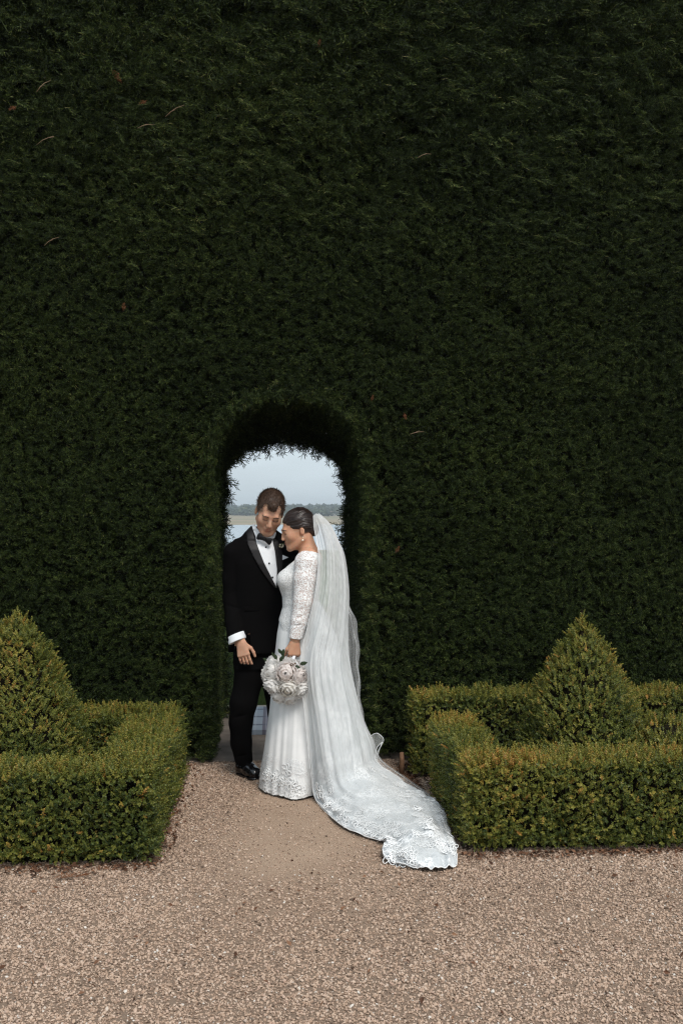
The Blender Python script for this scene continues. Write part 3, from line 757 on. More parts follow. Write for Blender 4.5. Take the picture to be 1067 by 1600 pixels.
def drape(poly, surf, off=.003, thick=.004, step=.008, bulge=0.):
    """a thin piece of cloth with outline poly [(x, z)] lying on the front surface"""
    pts = []
    for i in range(len(poly)):
        a, b = np.array(poly[i]), np.array(poly[(i+1) % len(poly)]); k = max(1, int(np.linalg.norm(b-a)/step))
        pts += [tuple(a+(b-a)*j/k) for j in range(k)]
    nb = len(pts); xs = [p[0] for p in pts]; zs2 = [p[1] for p in pts]
    inner = [(x, z) for x in np.arange(min(xs)+step/2, max(xs), step) for z in np.arange(min(zs2)+step/2, max(zs2), step)]
    co = [Vector(p) for p in pts+inner]
    r = delaunay_2d_cdt(co, [], [list(range(nb))], 1, 1e-6)
    v2, fc = r[0], r[2]
    n = len(v2); y = np.array([surf(v[0], v[1]) for v in v2])
    V = [(v[0], y[i]-off-thick, v[1]) for i, v in enumerate(v2)] + [(v[0], y[i]-off, v[1]) for i, v in enumerate(v2)]
    from collections import Counter
    cntE = Counter(); 
    for f in fc:
        for i in range(len(f)): cntE[tuple(sorted((f[i], f[(i+1) % len(f)])))] += 1
    F2 = [list(f) for f in fc] + [[i+n for i in reversed(f)] for f in fc]
    for f in fc:
        for i in range(len(f)):
            a, b = f[i], f[(i+1) % len(f)]
            if cntE[tuple(sorted((a, b)))] == 1: F2.append([b, a, a+n, b+n])
    return np.array(V), F2
def xz(*pts): return [(lambda q: (q[0], q[2]))(Lp(px, py, y)) for px, py, y in pts]

def head_sdf(S, c, M, sc=1., fem=False):
    """a head with face and ears; M turns canonical (facing -y, up z) into the figure's frame"""
    c = np.array(c); M = np.array(M)
    def T(p): return c + M @ (np.array(p)*sc)
    E = lambda p, r, k, mode='u': S.ell(T(p), np.array(r)*sc, k*sc, mode, M.tolist())
    Cc = lambda a, b, ra, rb, k, mode='u': S.cap(T(a), T(b), ra*sc, rb*sc, k*sc, mode)
    E((0, .018, .045), (.077, .097, .084), 0)
    E((0, -.028, -.020), (.066, .068, .088), .03)
    E((0, -.040, -.080), (.050 if not fem else .045, .046, .036), .025)
    E((0, -.076, -.104), (.022 if not fem else .017, .018, .018), .02)
    for s_ in (-1, 1):
        Cc((s_*.055, .01, -.055), (s_*.022, -.07, -.10), .020 if not fem else .017, .016, .02)      # jaw line
        E((s_*.044, -.060, -.024), (.022, .021, .024), .03)                                         # cheek
        E((s_*.031, -.106, .004), (.016, .017, .012), .016, 's')                                     # socket
        E((s_*.031, -.080, .004), (.015, .012, .012), .006)                                          # closed lid
        E((s_*.0105, -.104, -.036), (.009, .010, .008), .006)                                        # nostril wing
        E((s_*.079, .016, -.006), (.009, .019, .030) if not fem else (.009, .0165, .027), .005); E((s_*.089, .011, -.003), (.006, .010, .016), .004, 's')
    Cc((-.036, -.086 if fem else -.088, .024), (.036, -.086 if fem else -.088, .024), .008 if fem else .010, .008 if fem else .010, .018)                                  # brow
    Cc((0, -.092, .014), (0, -.1045 if fem else -.113, -.027), .007 if fem else .008, .0092 if fem else .0115, .014)                                       # nose
    lf = .004 if fem else 0
    Cc((-.018, -.088+lf, -.060), (.018, -.088+lf, -.060), .006, .006, .010); Cc((-.010, -.094+lf, -.057), (.010, -.094+lf, -.057), .005, .005, .006)
    Cc((-.013, -.092+lf, -.071), (.013, -.092+lf, -.071), .006, .006, .008)
    Cc((-.020, -.101+lf, -.0645), (.020, -.101+lf, -.0645), .0022, .0022, .003, 's')
    return T
def rotm(yaw, pitch, roll):              # yaw about z, then pitch (chin down +), roll about the view axis
    return np.array((Matrix.Rotation(R(roll), 3, 'Y') @ Matrix.Rotation(R(yaw), 3, 'Z') @ Matrix.Rotation(R(pitch), 3, 'X')))

def fingers(S, wrist, dirv, back, L=.19, side=1, curl=(.25, .35, .3), spread=.10, thumb=(.5, .35), r0=.0088, widths=1.):
    """a hand: palm, four unequal fingers with knuckle bends, a thumb off the side of the palm"""
    wrist = np.array(wrist, float); d = np.array(dirv, float)/np.linalg.norm(dirv); bk = np.array(back, float); bk -= d*(bk@d); bk /= np.linalg.norm(bk)
    sd_ = np.cross(d, bk)*side                                   # towards the thumb
    pl = L*.5
    S.cap(wrist-d*.03, wrist+d*.02, L*.15, L*.155, .01, flat=.72, fdir=bk)
    for u in np.linspace(-1, 1, 5):
        S.cap(wrist+d*.012+sd_*u*.016*widths, wrist+d*pl*.93+sd_*u*.030*widths, .0135, .0115, .012)
    tips = []
    for i, (u, ln) in enumerate(((.95, .46), (.33, .52), (-.3, .48), (-.92, .37))):
        p = wrist + d*pl*(.97 - .05*abs(u-.3)) + sd_*u*.031*widths; dd = d + sd_*u*spread; ang = 0
        r = r0*(1 if i < 3 else .88); lens = np.array([.45, .31, .24])*ln*L
        for j in range(3):
            ang += curl[j]*(1+.12*i); v = dd*math.cos(ang) - bk*math.sin(ang); v /= np.linalg.norm(v)
            q = p + v*lens[j]; S.cap(p, q, r*(1-.07*j), r*(.95-.09*j), .0035); p = q
        tips.append(p)
    p = wrist + d*pl*.28 + sd_*.022*widths - bk*.006; q = p + (d*.75 + sd_*thumb[0] - bk*.2)*.038; S.cap(p, q, .0135, .0115, .010)
    q2 = q + (d*1.0 + sd_*thumb[0]*.45 - bk*thumb[1])*.030; S.cap(q, q2, .0108, .0098, .004)
    q3 = q2 + (d*1.0 + sd_*thumb[0]*.1 - bk*thumb[1])*.024; S.cap(q2, q3, .0098, .0080, .004)
    return tips

def strands(root, n, cast, length, width, seed):
    """hair ribbons: cast(r) gives (point, direction, normal)"""
    r = np.random.default_rng(seed); V, Fc = [], []
    for i in range(n):
        p, d, nn = cast(r)
        if p is None: continue
        k = 4; ln = length*r.uniform(.6, 1.3); s_ = np.cross(d, nn); s_ /= np.linalg.norm(s_)+1e-9
        b0 = len(V)
        for j in range(k):
            u = j/(k-1); q = p + d*ln*u + nn*(.004*math.sin(u*2.6)) + s_*r.normal(0, .0008)
            wd = width*(1-.75*u); V += [q-s_*wd, q+s_*wd]
        Fc += [(b0+2*j, b0+2*j+1, b0+2*j+3, b0+2*j+2) for j in range(k-1)]
    return np.array(V), Fc

# ------------------------------------------------------------------ materials of the couple
def skin_mat(name, c):
    m, t, n, l, b = new_mat(name)
    tcn = n.new('ShaderNodeTexCoord'); ns = n.new('ShaderNodeTexNoise'); ns.inputs['Scale'].default_value = 28; ns.inputs['Detail'].default_value = 4
    l.new(tcn.outputs['Object'], ns.inputs['Vector'])
    rr = n.new('ShaderNodeValToRGB'); rr.color_ramp.elements[0].position = .35; rr.color_ramp.elements[1].position = .65
    rr.color_ramp.elements[0].color = (c[0]*.97, c[1]*.90, c[2]*.88, 1); rr.color_ramp.elements[1].color = (c[0]*1.05, c[1]*1.08, c[2]*1.08, 1)
    l.new(ns.outputs['Fac'], rr.inputs['Fac']); l.new(rr.outputs['Color'], b.inputs['Base Color'])
    b.inputs['Roughness'].default_value = .6; b.inputs['Specular IOR Level'].default_value = .25
    b.inputs['Subsurface Weight'].default_value = .3; b.inputs['Subsurface Radius'].default_value = (.012, .004, .002); b.inputs['Subsurface Scale'].default_value = 1
    return m
M_skin_g = skin_mat('skin_fair', (.53, .305, .205)); M_skin_b = skin_mat('skin_warm', (.50, .275, .175))
M_suit = simple('black_wool', (.0026, .0023, .0024), .9, .06, noise=.25, nscale=60, bump=.15, bscale=500)
M_satin = simple('black_satin', (.009, .008, .0085), .5, .25)
M_shirt = simple('white_shirt', (.74, .76, .78), .7, .3)
M_bow = simple('bow_satin', (.004, .004, .005), .5, .2)
M_shoe = simple('patent_leather', (.006, .006, .007), .12, .6)
M_stud = simple('black_stud', (.005, .005, .006), .2, .6)
M_hair_g = simple('brown_hair', (.062, .034, .021), .5, .4, noise=.4, nscale=120)
M_hair_b = simple('dark_hair', (.022, .012, .009), .36, .5, noise=.6, nscale=70)
M_lash = simple('lash', (.045, .026, .02), .6, .2); M_lip_g = simple('lip_pale', (.36, .14, .10), .45, .4); M_lip_b = simple('lip_rose', (.33, .085, .07), .38, .5)

def lace_mat(name, ground, thread, scale, cover, bump=.6, sheer=0., fade=0.):
    """embroidered floral lace: curling threads over a ground cloth"""
    m, t, n, l, b = new_mat(name)
    tcn = n.new('ShaderNodeTexCoord')
    wn = n.new('ShaderNodeTexNoise'); wn.inputs['Scale'].default_value = scale*.55; wn.inputs['Detail'].default_value = 1
    l.new(tcn.outputs['Object'], wn.inputs['Vector'])
    ad = n.new('ShaderNodeVectorMath'); ad.operation = 'MULTIPLY_ADD'; ad.inputs[1].default_value = (2.6/scale,)*3
    l.new(wn.outputs['Color'], ad.inputs[0]); l.new(tcn.outputs['Object'], ad.inputs[2])
    vo = n.new('ShaderNodeTexVoronoi'); vo.feature = 'DISTANCE_TO_EDGE'; vo.inputs['Scale'].default_value = scale
    l.new(ad.outputs[0], vo.inputs['Vector'])
    v2 = n.new('ShaderNodeTexVoronoi'); v2.feature = 'F1'; v2.inputs['Scale'].default_value = scale*1.0; l.new(ad.outputs[0], v2.inputs['Vector'])
    sn = n.new('ShaderNodeMath'); sn.operation = 'MULTIPLY'; sn.inputs[1].default_value = 13; l.new(v2.outputs['Distance'], sn.inputs[0])
    s2 = n.new('ShaderNodeMath'); s2.operation = 'SINE'; l.new(sn.outputs[0], s2.inputs[0])
    e1 = n.new('ShaderNodeMapRange'); e1.inputs[1].default_value = .06; e1.inputs[2].default_value = .16; e1.inputs[3].default_value = 1; e1.inputs[4].default_value = 0
    l.new(vo.outputs['Distance'], e1.inputs[0])
    e2 = n.new('ShaderNodeMapRange'); e2.inputs[1].default_value = .1; e2.inputs[2].default_value = .8; l.new(s2.outputs[0], e2.inputs[0])
    mxm = n.new('ShaderNodeMath'); mxm.operation = 'MAXIMUM'; l.new(e1.outputs[0], mxm.inputs[0]); l.new(e2.outputs[0], mxm.inputs[1])
    pn = n.new('ShaderNodeTexNoise'); pn.inputs['Scale'].default_value = scale*.22; pn.inputs['Detail'].default_value = 1; l.new(tcn.outputs['Object'], pn.inputs['Vector'])
    pr = n.new('ShaderNodeMapRange'); pr.inputs[1].default_value = 1-cover-.06; pr.inputs[2].default_value = 1-cover+.06; l.new(pn.outputs['Fac'], pr.inputs[0])
    fin = n.new('ShaderNodeMath'); fin.operation = 'MULTIPLY'; l.new(mxm.outputs[0], fin.inputs[0]); l.new(pr.outputs[0], fin.inputs[1])
    mc = n.new('ShaderNodeMix'); mc.data_type = 'RGBA'; mc.inputs['A'].default_value = (*ground, 1); mc.inputs['B'].default_value = (*thread, 1)
    l.new(fin.outputs[0], mc.inputs['Factor']); l.new(mc.outputs['Result'], b.inputs['Base Color'])
    bp = n.new('ShaderNodeBump'); bp.inputs['Strength'].default_value = bump; bp.inputs['Distance'].default_value = .003
    l.new(fin.outputs[0], bp.inputs['Height']); l.new(bp.outputs['Normal'], b.inputs['Normal'])
    b.inputs['Roughness'].default_value = .9; b.inputs['Specular IOR Level'].default_value = .08
    if fade:
        sz = n.new('ShaderNodeSeparateXYZ'); l.new(tcn.outputs['Object'], sz.inputs[0])
        fz = n.new('ShaderNodeMapRange'); fz.inputs[1].default_value = fade; fz.inputs[2].default_value = fade*.45; l.new(sz.outputs['Z'], fz.inputs[0])
        ff = n.new('ShaderNodeMath'); ff.operation = 'MULTIPLY'; l.new(fin.outputs[0], ff.inputs[0]); l.new(fz.outputs[0], ff.inputs[1]); fin = ff
    if sheer:
        out = n['Material Output']; tr = n.new('ShaderNodeBsdfTransparent'); ms = n.new('ShaderNodeMixShader')
        mr = n.new('ShaderNodeMapRange'); mr.inputs[3].default_value = 1-sheer; mr.inputs[4].default_value = .97; l.new(fin.outputs[0], mr.inputs[0])
        l.new(mr.outputs[0], ms.inputs[0]); l.new(tr.outputs[0], ms.inputs[1]); l.new(b.outputs[0], ms.inputs[2]); l.new(ms.outputs[0], out.inputs['Surface'])
    return m
M_bodice = lace_mat('bodice_lace', (.60, .61, .60), (.80, .80, .79), 75, .9, .6)
M_sleeve = lace_mat('sleeve_lace', (.60, .50, .465), (.84, .84, .83), 60, .70, .8)
M_skirt = simple('white_tulle', (.76, .76, .75), .9, .08, noise=.05, nscale=14)
M_train = lace_mat('train_lace', (.54, .565, .575), (.80, .815, .82), 40, .50, .5)
def tulle(name, alpha, fade=False, c=(.88, .89, .88)):
    m, t, n, l, b = new_mat(name)
    b.inputs['Base Color'].default_value = (*c, 1); b.inputs['Roughness'].default_value = .9; b.inputs['Specular IOR Level'].default_value = .05
    tcn = n.new('ShaderNodeTexCoord'); mpn = n.new('ShaderNodeMapping'); mpn.inputs['Scale'].default_value = (60, 60, .8)
    ns = n.new('ShaderNodeTexNoise'); ns.inputs['Scale'].default_value = 1; ns.inputs['Detail'].default_value = 3
    l.new(tcn.outputs['Object'], mpn.inputs['Vector']); l.new(mpn.outputs['Vector'], ns.inputs['Vector'])
    mr = n.new('ShaderNodeMapRange'); mr.inputs[1].default_value = .3; mr.inputs[2].default_value = .7; mr.inputs[3].default_value = alpha-.07; mr.inputs[4].default_value = alpha+.07
    l.new(ns.outputs['Fac'], mr.inputs[0])
    fac = mr.outputs[0]
    if fade:                              # gathered and dense at the back, spread out to one thin layer where it reaches the train
        sz = n.new('ShaderNodeSeparateXYZ'); l.new(tcn.outputs['Object'], sz.inputs[0])
        fz = n.new('ShaderNodeMapRange'); fz.inputs[1].default_value = .04; fz.inputs[2].default_value = .42; fz.inputs[3].default_value = .22; fz.inputs[4].default_value = 1; l.new(sz.outputs['Z'], fz.inputs[0])
        fm = n.new('ShaderNodeMath'); fm.operation = 'MULTIPLY'; l.new(fac, fm.inputs[0]); l.new(fz.outputs[0], fm.inputs[1]); fac = fm.outputs[0]
    out = n['Material Output']; tr = n.new('ShaderNodeBsdfTransparent'); ms = n.new('ShaderNodeMixShader')
    tl = n.new('ShaderNodeBsdfTranslucent'); tl.inputs['Color'].default_value = (*c, 1); m2 = n.new('ShaderNodeMixShader'); m2.inputs[0].default_value = .35
    l.new(b.outputs[0], m2.inputs[1]); l.new(tl.outputs[0], m2.inputs[2])
    l.new(fac, ms.inputs[0]); l.new(tr.outputs[0], ms.inputs[1]); l.new(m2.outputs[0], ms.inputs[2]); l.new(ms.outputs[0], out.inputs['Surface'])
    return m
M_veil = tulle('veil_tulle', .54, fade=True); M_sheer = tulle('sheer_tulle', .24)

# ------------------------------------------------------------------ the groom
groom = empty('person', ORG, -YAW)
tag(groom, 'person in black tuxedo and bow tie, head bowed, standing in the arch', 'person', 'wedding couple')
HC = Lp(421.5, 801, -.03); HM = rotm(12, 29, 9)
B = SDF((-.42, -.30, -.02), (.32, .36, 1.90), .0048)
def depth(px, y): return y
# hidden frame of the body: legs, trunk, arms, all one skin
for pts, rad in (([Lp(389, 1010, .05), Lp(380, 1100, .03), Lp(383, 1185, .07), Lp(388, 1203, .03)], [.085, .060, .036, .020]),
                 ([Lp(426, 1010, .10), Lp(436, 1100, .12), Lp(440, 1180, .16), Lp(450, 1196, .12)], [.085, .060, .036, .020]),
                 ([Lp(366, 872, .01), Lp(364, 935, .03), Lp(373, 1000, -.06)], [.048, .040, .030]),
                 ([Lp(458, 872, .13), Lp(474, 935, .17), Lp(470, 990, .08)], [.048, .040, .030])):
    B.chain(pts, rad, .03)
TURN = .28
B.loft([(Lp(0, 1010)[2], *Lp(406, 1010, .07)[:2], .155, .10, TURN), (Lp(0, 960)[2], *Lp(408, 960, .07)[:2], .145, .095, TURN),
        (Lp(0, 900)[2], *Lp(411, 900, .065)[:2], .165, .105, TURN), (Lp(0, 856)[2], *Lp(412, 856, .065)[:2], .175, .095, TURN)], .03)
B.cap(Lp(372, 866, .02), Lp(456, 866, .11), .05, .05, .04)
B.cap(Lp(413, 850, .065), HC + HM @ np.array([0, .03, -.06]), .064, .058, .03)
gT = head_sdf(B, HC, HM, 1.05)
Hd = SDF(Lp(355, 1045, -.25), Lp(410, 985, .06), .0024)
fingers(Hd, Lp(376.5, 1002, -.085), (.21, -.10, -.95), (-.12, -1, -.05), L=.184, side=-1, curl=(.20, .32, .25), spread=.07, thumb=(.75, .25), widths=.98)
gb = put('body', joined(B.mesh(), Hd.mesh(1)), M_skin_g, groom)
tag(gb, 'bowed face, neck and hands')

def onto(S, T, p, lift=.0):
    """the point of the face surface met when coming straight at the face from in front"""
    p = np.array(p, float); y = -.16; out = T((p[0], y, p[2]))
    while y < .02:
        q = T((p[0], y, p[2])); i = tuple(np.clip(np.round((q-S.lo)/S.h).astype(int), 0, S.n-1))
        if S.F[i] < .0008: break
        y += .001; out = q
    return T((p[0], y-lift, p[2]))
def face_marks(S, T, parent, hair, lash, lip, sc=1., brow=.0036):
    for s_ in (-1, 1):
        q = MB(); q.tube([onto(S, T, (s_*x, 0, z)) for x, z in ((.013, .020), (.022, .0245), (.032, .026), (.041, .0245), (.050, .019))], [brow*.8*sc, brow*sc, brow*sc, brow*.8*sc, brow*.4*sc], 6)
        q.build('eyebrow', hair, parent)
        q = MB(); q.tube([onto(S, T, (s_*x, 0, z)) for x, z in ((.0165, .001), (.024, -.0035), (.033, -.0050), (.041, -.0030), (.048, .001))], [.0009*sc, .0015*sc, .0017*sc, .0016*sc, .0010*sc], 5)
        q.build('eyelash', lash, parent)
    q = MB(); q.tube([onto(S, T, (x, 0, z)) for x, z in ((-.022, -.0630), (-.011, -.0592), (0, -.0605), (.011, -.0592), (.022, -.0630))], [.0010*sc, .0028*sc, .0030*sc, .0028*sc, .0010*sc], 6)
    q.tube([onto(S, T, (x, 0, z)) for x, z in ((-.019, -.0665), (-.009, -.0710), (.009, -.0710), (.019, -.0665))], [.0010*sc, .0034*sc, .0034*sc, .0010*sc], 6)
    q.build('lips', lip, parent)
face_marks(B, gT, gb, M_hair_g, M_lash, M_lip_g, 1.05, .0031)

# short brown hair
H = SDF(HC-.17, HC+.17, .0042)
EH = lambda p, r, k, mode='u': H.ell(gT(p), np.array(r)*1.05, k, mode, HM.tolist())
EH((0, .022, .048), (.0815, .1010, .0890), 0)
EH((0, -.148, -.022), (.095, .104, .106), .012, 's')
for s_ in (-1, 1): EH((s_*.050, -.100, .074), (.030, .052, .040), .012, 's')
EH((0, -.074, .088), (.026, .026, .026), .018)
EH((0, -.02, -.098), (.12, .080, .075), .015, 's')
for s_ in (-1, 1): EH((s_*.088, .016, -.012), (.022, .024, .034), .006, 's')
EH((0, .08, -.13), (.12, .12, .068), .015, 's')
hV, hF = H.mesh(1)
up = HM @ np.array([0, 0, 1.]); fw = HM @ np.array([0, -1., 0])
def cast_g(r):
    p = hV[r.integers(len(hV))]; q = HM.T @ (p-HC)
    nn = p - (HC + HM @ np.array([0, .02, .01])); nn /= np.linalg.norm(nn)
    if q[2] < -.02 and r.uniform() < .6: return None, None, None
    top = np.clip((q[2]-.03)/.06, 0, 1); sh_ = np.clip((q[1]+.085)/.05, .12, 1)
    d = fw*(.55*top + .10)*sh_ + up*.35*(1-sh_) + - up*(.8*(1-top)) + r.normal(0, .30, 3); d -= nn*((d@nn) - .10 - .22*top*r.uniform())
    return p - nn*.002, d/np.linalg.norm(d)*(.45+.55*sh_), nn
hr = put('hair', joined((hV, hF), strands(None, 5200, cast_g, .017, .0015, 4)), M_hair_g, groom)
tag(hr, 'short brown hair')

# jacket
J = SDF((-.45, -.24, Lp(0, 1022)[2]), (.34, .34, 1.64), .0052)
rows = [(1020, 405, .065, .197, .128), (985, 406, .065, .186, .122), (950, 408, .065, .180, .119), (915, 410, .062, .190, .126), (880, 412, .060, .205, .130), (858, 413, .060, .205, .112), (846, 413, .062, .165, .092)]
J.loft([(Lp(0, py)[2], *Lp(px, py, y)[:2], rx, ry, TURN) for py, px, y, rx, ry in rows], 0, 2.5)
J.cap(Lp(400, 840, .035), Lp(366, 862, .01), .050, .056, .05); J.cap(Lp(424, 840, .065), Lp(458, 866, .125), .050, .056, .05)
J.cap(Lp(398, 832, .05), Lp(392, 838, .045), .040, .045, .03); J.cap(Lp(426, 836, .07), Lp(432, 842, .075), .036, .040, .03)
J.chain([Lp(366, 866, .01), Lp(363.5, 905, .02), Lp(363, 935, .025), Lp(366, 970, -.02), Lp(371, 1012, -.075)], [.066, .060, .0565, .054, .060], .02)
J.chain([Lp(458, 870, .13), Lp(474, 935, .17), Lp(468, 985, .09)], [.064, .056, .050], .03)
sc_p = Lp(369.5, 997.5, -.06)
def cut(x, y, z):                        # sleeve end, only round the near arm
    nv = np.array([13., -6, -30]); nv /= np.linalg.norm(nv)
    d = (x-sc_p[0])*nv[0]+(y-sc_p[1])*nv[1]+(z-sc_p[2])*nv[2]
    return np.maximum(-d, np.maximum(np.abs(x-sc_p[0])-.085, (y-(sc_p[1]+.075))))
J.op(cut, Lp(340, 1030, -.2), Lp(402, 980, .04), 0, 's')
# wool folds: elbow creases and waist drape
def crease(a, b, r): J.cap(a, b, r, r*.6, .012, 's')
crease(Lp(349, 930, -.035), Lp(368, 924, -.045), .006); crease(Lp(350, 944, -.04), Lp(372, 951, -.05), .006)
crease(Lp(380, 945, -.075), Lp(404, 952, -.075), .005); crease(Lp(376, 905, -.085), Lp(374, 960, -.065), .007)
jk = put('jacket', J.mesh(), M_suit, groom); tag(jk, 'black tuxedo jacket')
surf = J.front()
# cuff
Cf = SDF(Lp(350, 1015, -.17), Lp(392, 982, .03), .0030)
Cf.chain([Lp(368, 985, -.045), Lp(373, 1012, -.085)], [.058, .057], 0)
nv = np.array([13., -6, -30]); Cf.plane(Lp(371.2, 1002.2, -.07), nv); Cf.plane(Lp(367, 992, -.05), -nv)
put('cuff', Cf.mesh(1), M_shirt, groom)
# shirt front, lapels, collar, bow tie, studs
sh = put('shirt_front', drape(xz((399, 838, -.05), (424, 838, -.03), (430, 862, -.04), (433, 890, -.06), (432, 919, -.06), (426, 910, -.06), (412, 880, -.06), (402, 856, -.06)), surf, .002, .004), M_shirt, groom)
tag(sh, 'white pleated shirt front')
for px, py in ((415.5, 855), (421, 880), (426, 902)):
    p = Lp(px, py, -.06); q = MB(); y = surf(p[0], p[2])
    q.tube([(p[0], y-.004, p[2]), (p[0], y-.010, p[2]), (p[0], y-.0115, p[2])], [.0058, .0058, .003], 10); q.build('stud', M_stud, sh)
lp = put('lapel', drape(xz((384, 829, -.03), (392, 821, -.02), (400, 846, -.05), (413, 879, -.06), (431.5, 917, -.06), (429, 919, -.06), (410, 893, -.06), (396, 868, -.06), (387, 849, -.05)), surf, .006, .005), M_satin, jk)
put('lapel', drape(xz((425, 840, -.03), (434, 845, -.03), (441, 862, -.03), (442, 882, -.04), (435, 908, -.05), (432, 918, -.05), (433.5, 890, -.05), (430.5, 862, -.04)), surf, .006, .005), M_satin, jk)
put('pocket_square', drape(xz((441.5, 867, -.03), (451, 871, -.02), (441.5, 875, -.03)), surf, .008, .005, .004), M_shirt, jk)
put('pocket_flap', drape(xz((381, 948, -.07), (404, 947, -.07), (405, 954, -.07), (382, 955, -.07)), surf, .001, .004), M_suit, jk)
K = SDF(Lp(380, 860, -.20), Lp(440, 806, .20), .0032)
K.cap(Lp(412, 846, .045), HC + HM @ np.array([0, .03, -.07]), .074, .066, 0)
K.plane(Lp(412, 829, .0), (-.05, .62, 1));
cl_ = put('collar', K.mesh(1), M_shirt, groom); ks = K.front()
def ksurf(x, z): return min(ks(x, z), surf(x, z)) if abs(ks(x, z)) > 1e-6 else surf(x, z)
put('collar_wing', drape(xz((393, 822, .0), (396, 818, .0), (407, 833, -.03), (401, 842, -.04)), ksurf, .006, .004, .005), M_shirt, cl_)
put('collar_wing', drape(xz((417, 836, -.03), (424, 830, -.01), (427, 836, -.01), (421, 842, -.03)), ksurf, .006, .004, .005), M_shirt, cl_)
T_ = SDF(Lp(396, 860, -.20), Lp(432, 826, .03), .0022)
bc = Lp(413, 842, -.075)
for s_, e in ((-1, Lp(404.5, 838, -.07)), (1, Lp(422, 846, -.07))):
    d = e-bc; w_ = np.array([d[2], 0, -d[0]]); w_ /= np.linalg.norm(w_)
    T_.cap(bc, e+w_*.013, .007, .010, .004, flat=.6, fdir=(0, 1, 0)); T_.cap(bc, e-w_*.013, .007, .010, .004, flat=.6, fdir=(0, 1, 0)); T_.cap(bc, e, .008, .012, .005, flat=.6, fdir=(0, 1, 0))
T_.ell(bc-np.array([0, .004, 0]), (.010, .010, .012), .002)
put('bow_tie', T_.mesh(1), M_bow, groom)
# buttonhole sprig on the far lapel
bt = empty('boutonniere'); bt.parent = groom
M_leafb = simple('sprig_leaf', (.06, .075, .03), .6, .3); M_cream = simple('sprig_bud', (.55, .50, .38), .7, .2)
p0 = Lp(439.5, 855, -.03); y0 = surf(p0[0], p0[2])
q = MB()
for i in range(9):
    a = random.uniform(-1.1, 1.1); ln = random.uniform(.018, .034); d = Vector((math.sin(a), -.35, math.cos(a))); s_ = Vector((math.cos(a), 0, -math.sin(a)))*.005
    o_ = Vector((p0[0], y0-.012, p0[2])); q.add([o_, o_+d*ln*.5+s_, o_+d*ln, o_+d*ln*.5-s_], [(0, 1, 2, 3)])
q.build('leaf', M_leafb, bt, False)
Bd = SDF((p0[0]-.03, y0-.05, p0[2]-.02), (p0[0]+.03, y0+.02, p0[2]+.04), .003)
for i in range(7): Bd.ell((p0[0]+random.uniform(-.012, .012), y0-.018-random.uniform(0, .010), p0[2]+random.uniform(0, .022)), (.0055,)*3, .001)
put('bud', Bd.mesh(0), M_cream, bt)
# trousers and shoes
Tr = SDF((-.34, -.16, .02), (.26, .34, Lp(0, 990)[2]), .0055)
Tr.loft([(Lp(0, 1045)[2], *Lp(406, 1045, .07)[:2], .158, .108, TURN), (Lp(0, 990)[2], *Lp(406, 990, .07)[:2], .160, .105, TURN)], 0)
Tr.chain([Lp(389, 1020, .05), Lp(389, 1060, .045), Lp(380.5, 1098, .03), Lp(376.5, 1128, .035), Lp(377, 1160, .05), Lp(382, 1194, .065)], [.098, .090, .084, .073, .066, .055], .02)
Tr.chain([Lp(426, 1020, .10), Lp(430, 1060, .11), Lp(437, 1110, .13), Lp(442, 1190, .17)], [.098, .088, .076, .055], .02)
Tr.plane((0, 0, .072), (0, .35, -1))
Tr.cap(Lp(364, 1122, -.04), Lp(390, 1116, -.045), .006, .004, .012, 's'); Tr.cap(Lp(368, 1183, .0), Lp(394, 1178, .0), .006, .004, .012, 's')
put('trousers', Tr.mesh(), M_suit, groom)
def shoe(heel, toe, name='shoe'):
    heel, toe = np.array(heel), np.array(toe); d = toe-heel; d[2] = 0; d /= np.linalg.norm(d); sd2 = np.array([d[1], -d[0], 0])
    S = SDF(np.minimum(heel, toe)-.09, np.maximum(heel, toe)+np.array([.09, .09, .16]), .0035)
    up3 = np.array([0, 0, 1.]); L_ = np.linalg.norm((toe-heel)[:2])
    S.cap(heel+up3*.045, heel+up3*.10, .038, .036, 0); S.cap(heel+up3*.05, heel+d*L_*.45+up3*.052, .040, .040, .03); S.cap(heel+d*L_*.45+up3*.045, heel+d*L_*.78+up3*.030, .042, .040, .03); S.cap(heel+d*L_*.78+up3*.030, toe-d*.035+up3*.026, .040, .030, .025)
    S.plane((0, 0, .016), (0, 0, -1))
    o = put(name, S.mesh(1), M_shoe, groom)
    So = SDF(np.minimum(heel, toe)-.09, np.maximum(heel, toe)+np.array([.09, .09, .06]), .0035)
    for a, b_, r1_, r2_ in ((heel, heel+d*L_*.4, .040, .036), (heel+d*L_*.4, heel+d*L_*.78, .036, .045), (heel+d*L_*.78, toe-d*.034, .045, .035)):
        So.cap(a+up3*.01, b_+up3*.01, r1_, r2_, .02)
    So.plane((0, 0, .016), (0, 0, 1)); So.plane((0, 0, .001), (0, 0, -1)); put('sole', So.mesh(0), M_shoe, o)
    q = MB()
    for u in (.50, .57, .64):
        c_ = heel+d*L_*u+up3*(.098-.052*(u-.45)/.3); q.tube([c_-sd2*.017-up3*.006, c_+up3*.001, c_+sd2*.017-up3*.006], .0024, 5)
    q.build('lace', M_satin, o)
    return o
shoe(Lp(379, 1200, .09)*np.array([1, 1, 0]), Lz(403, 1219, 0))
shoe(Lp(446, 1195, .20)*np.array([1, 1, 0]), Lp(470, 1200, .02)*np.array([1, 1, 0]))

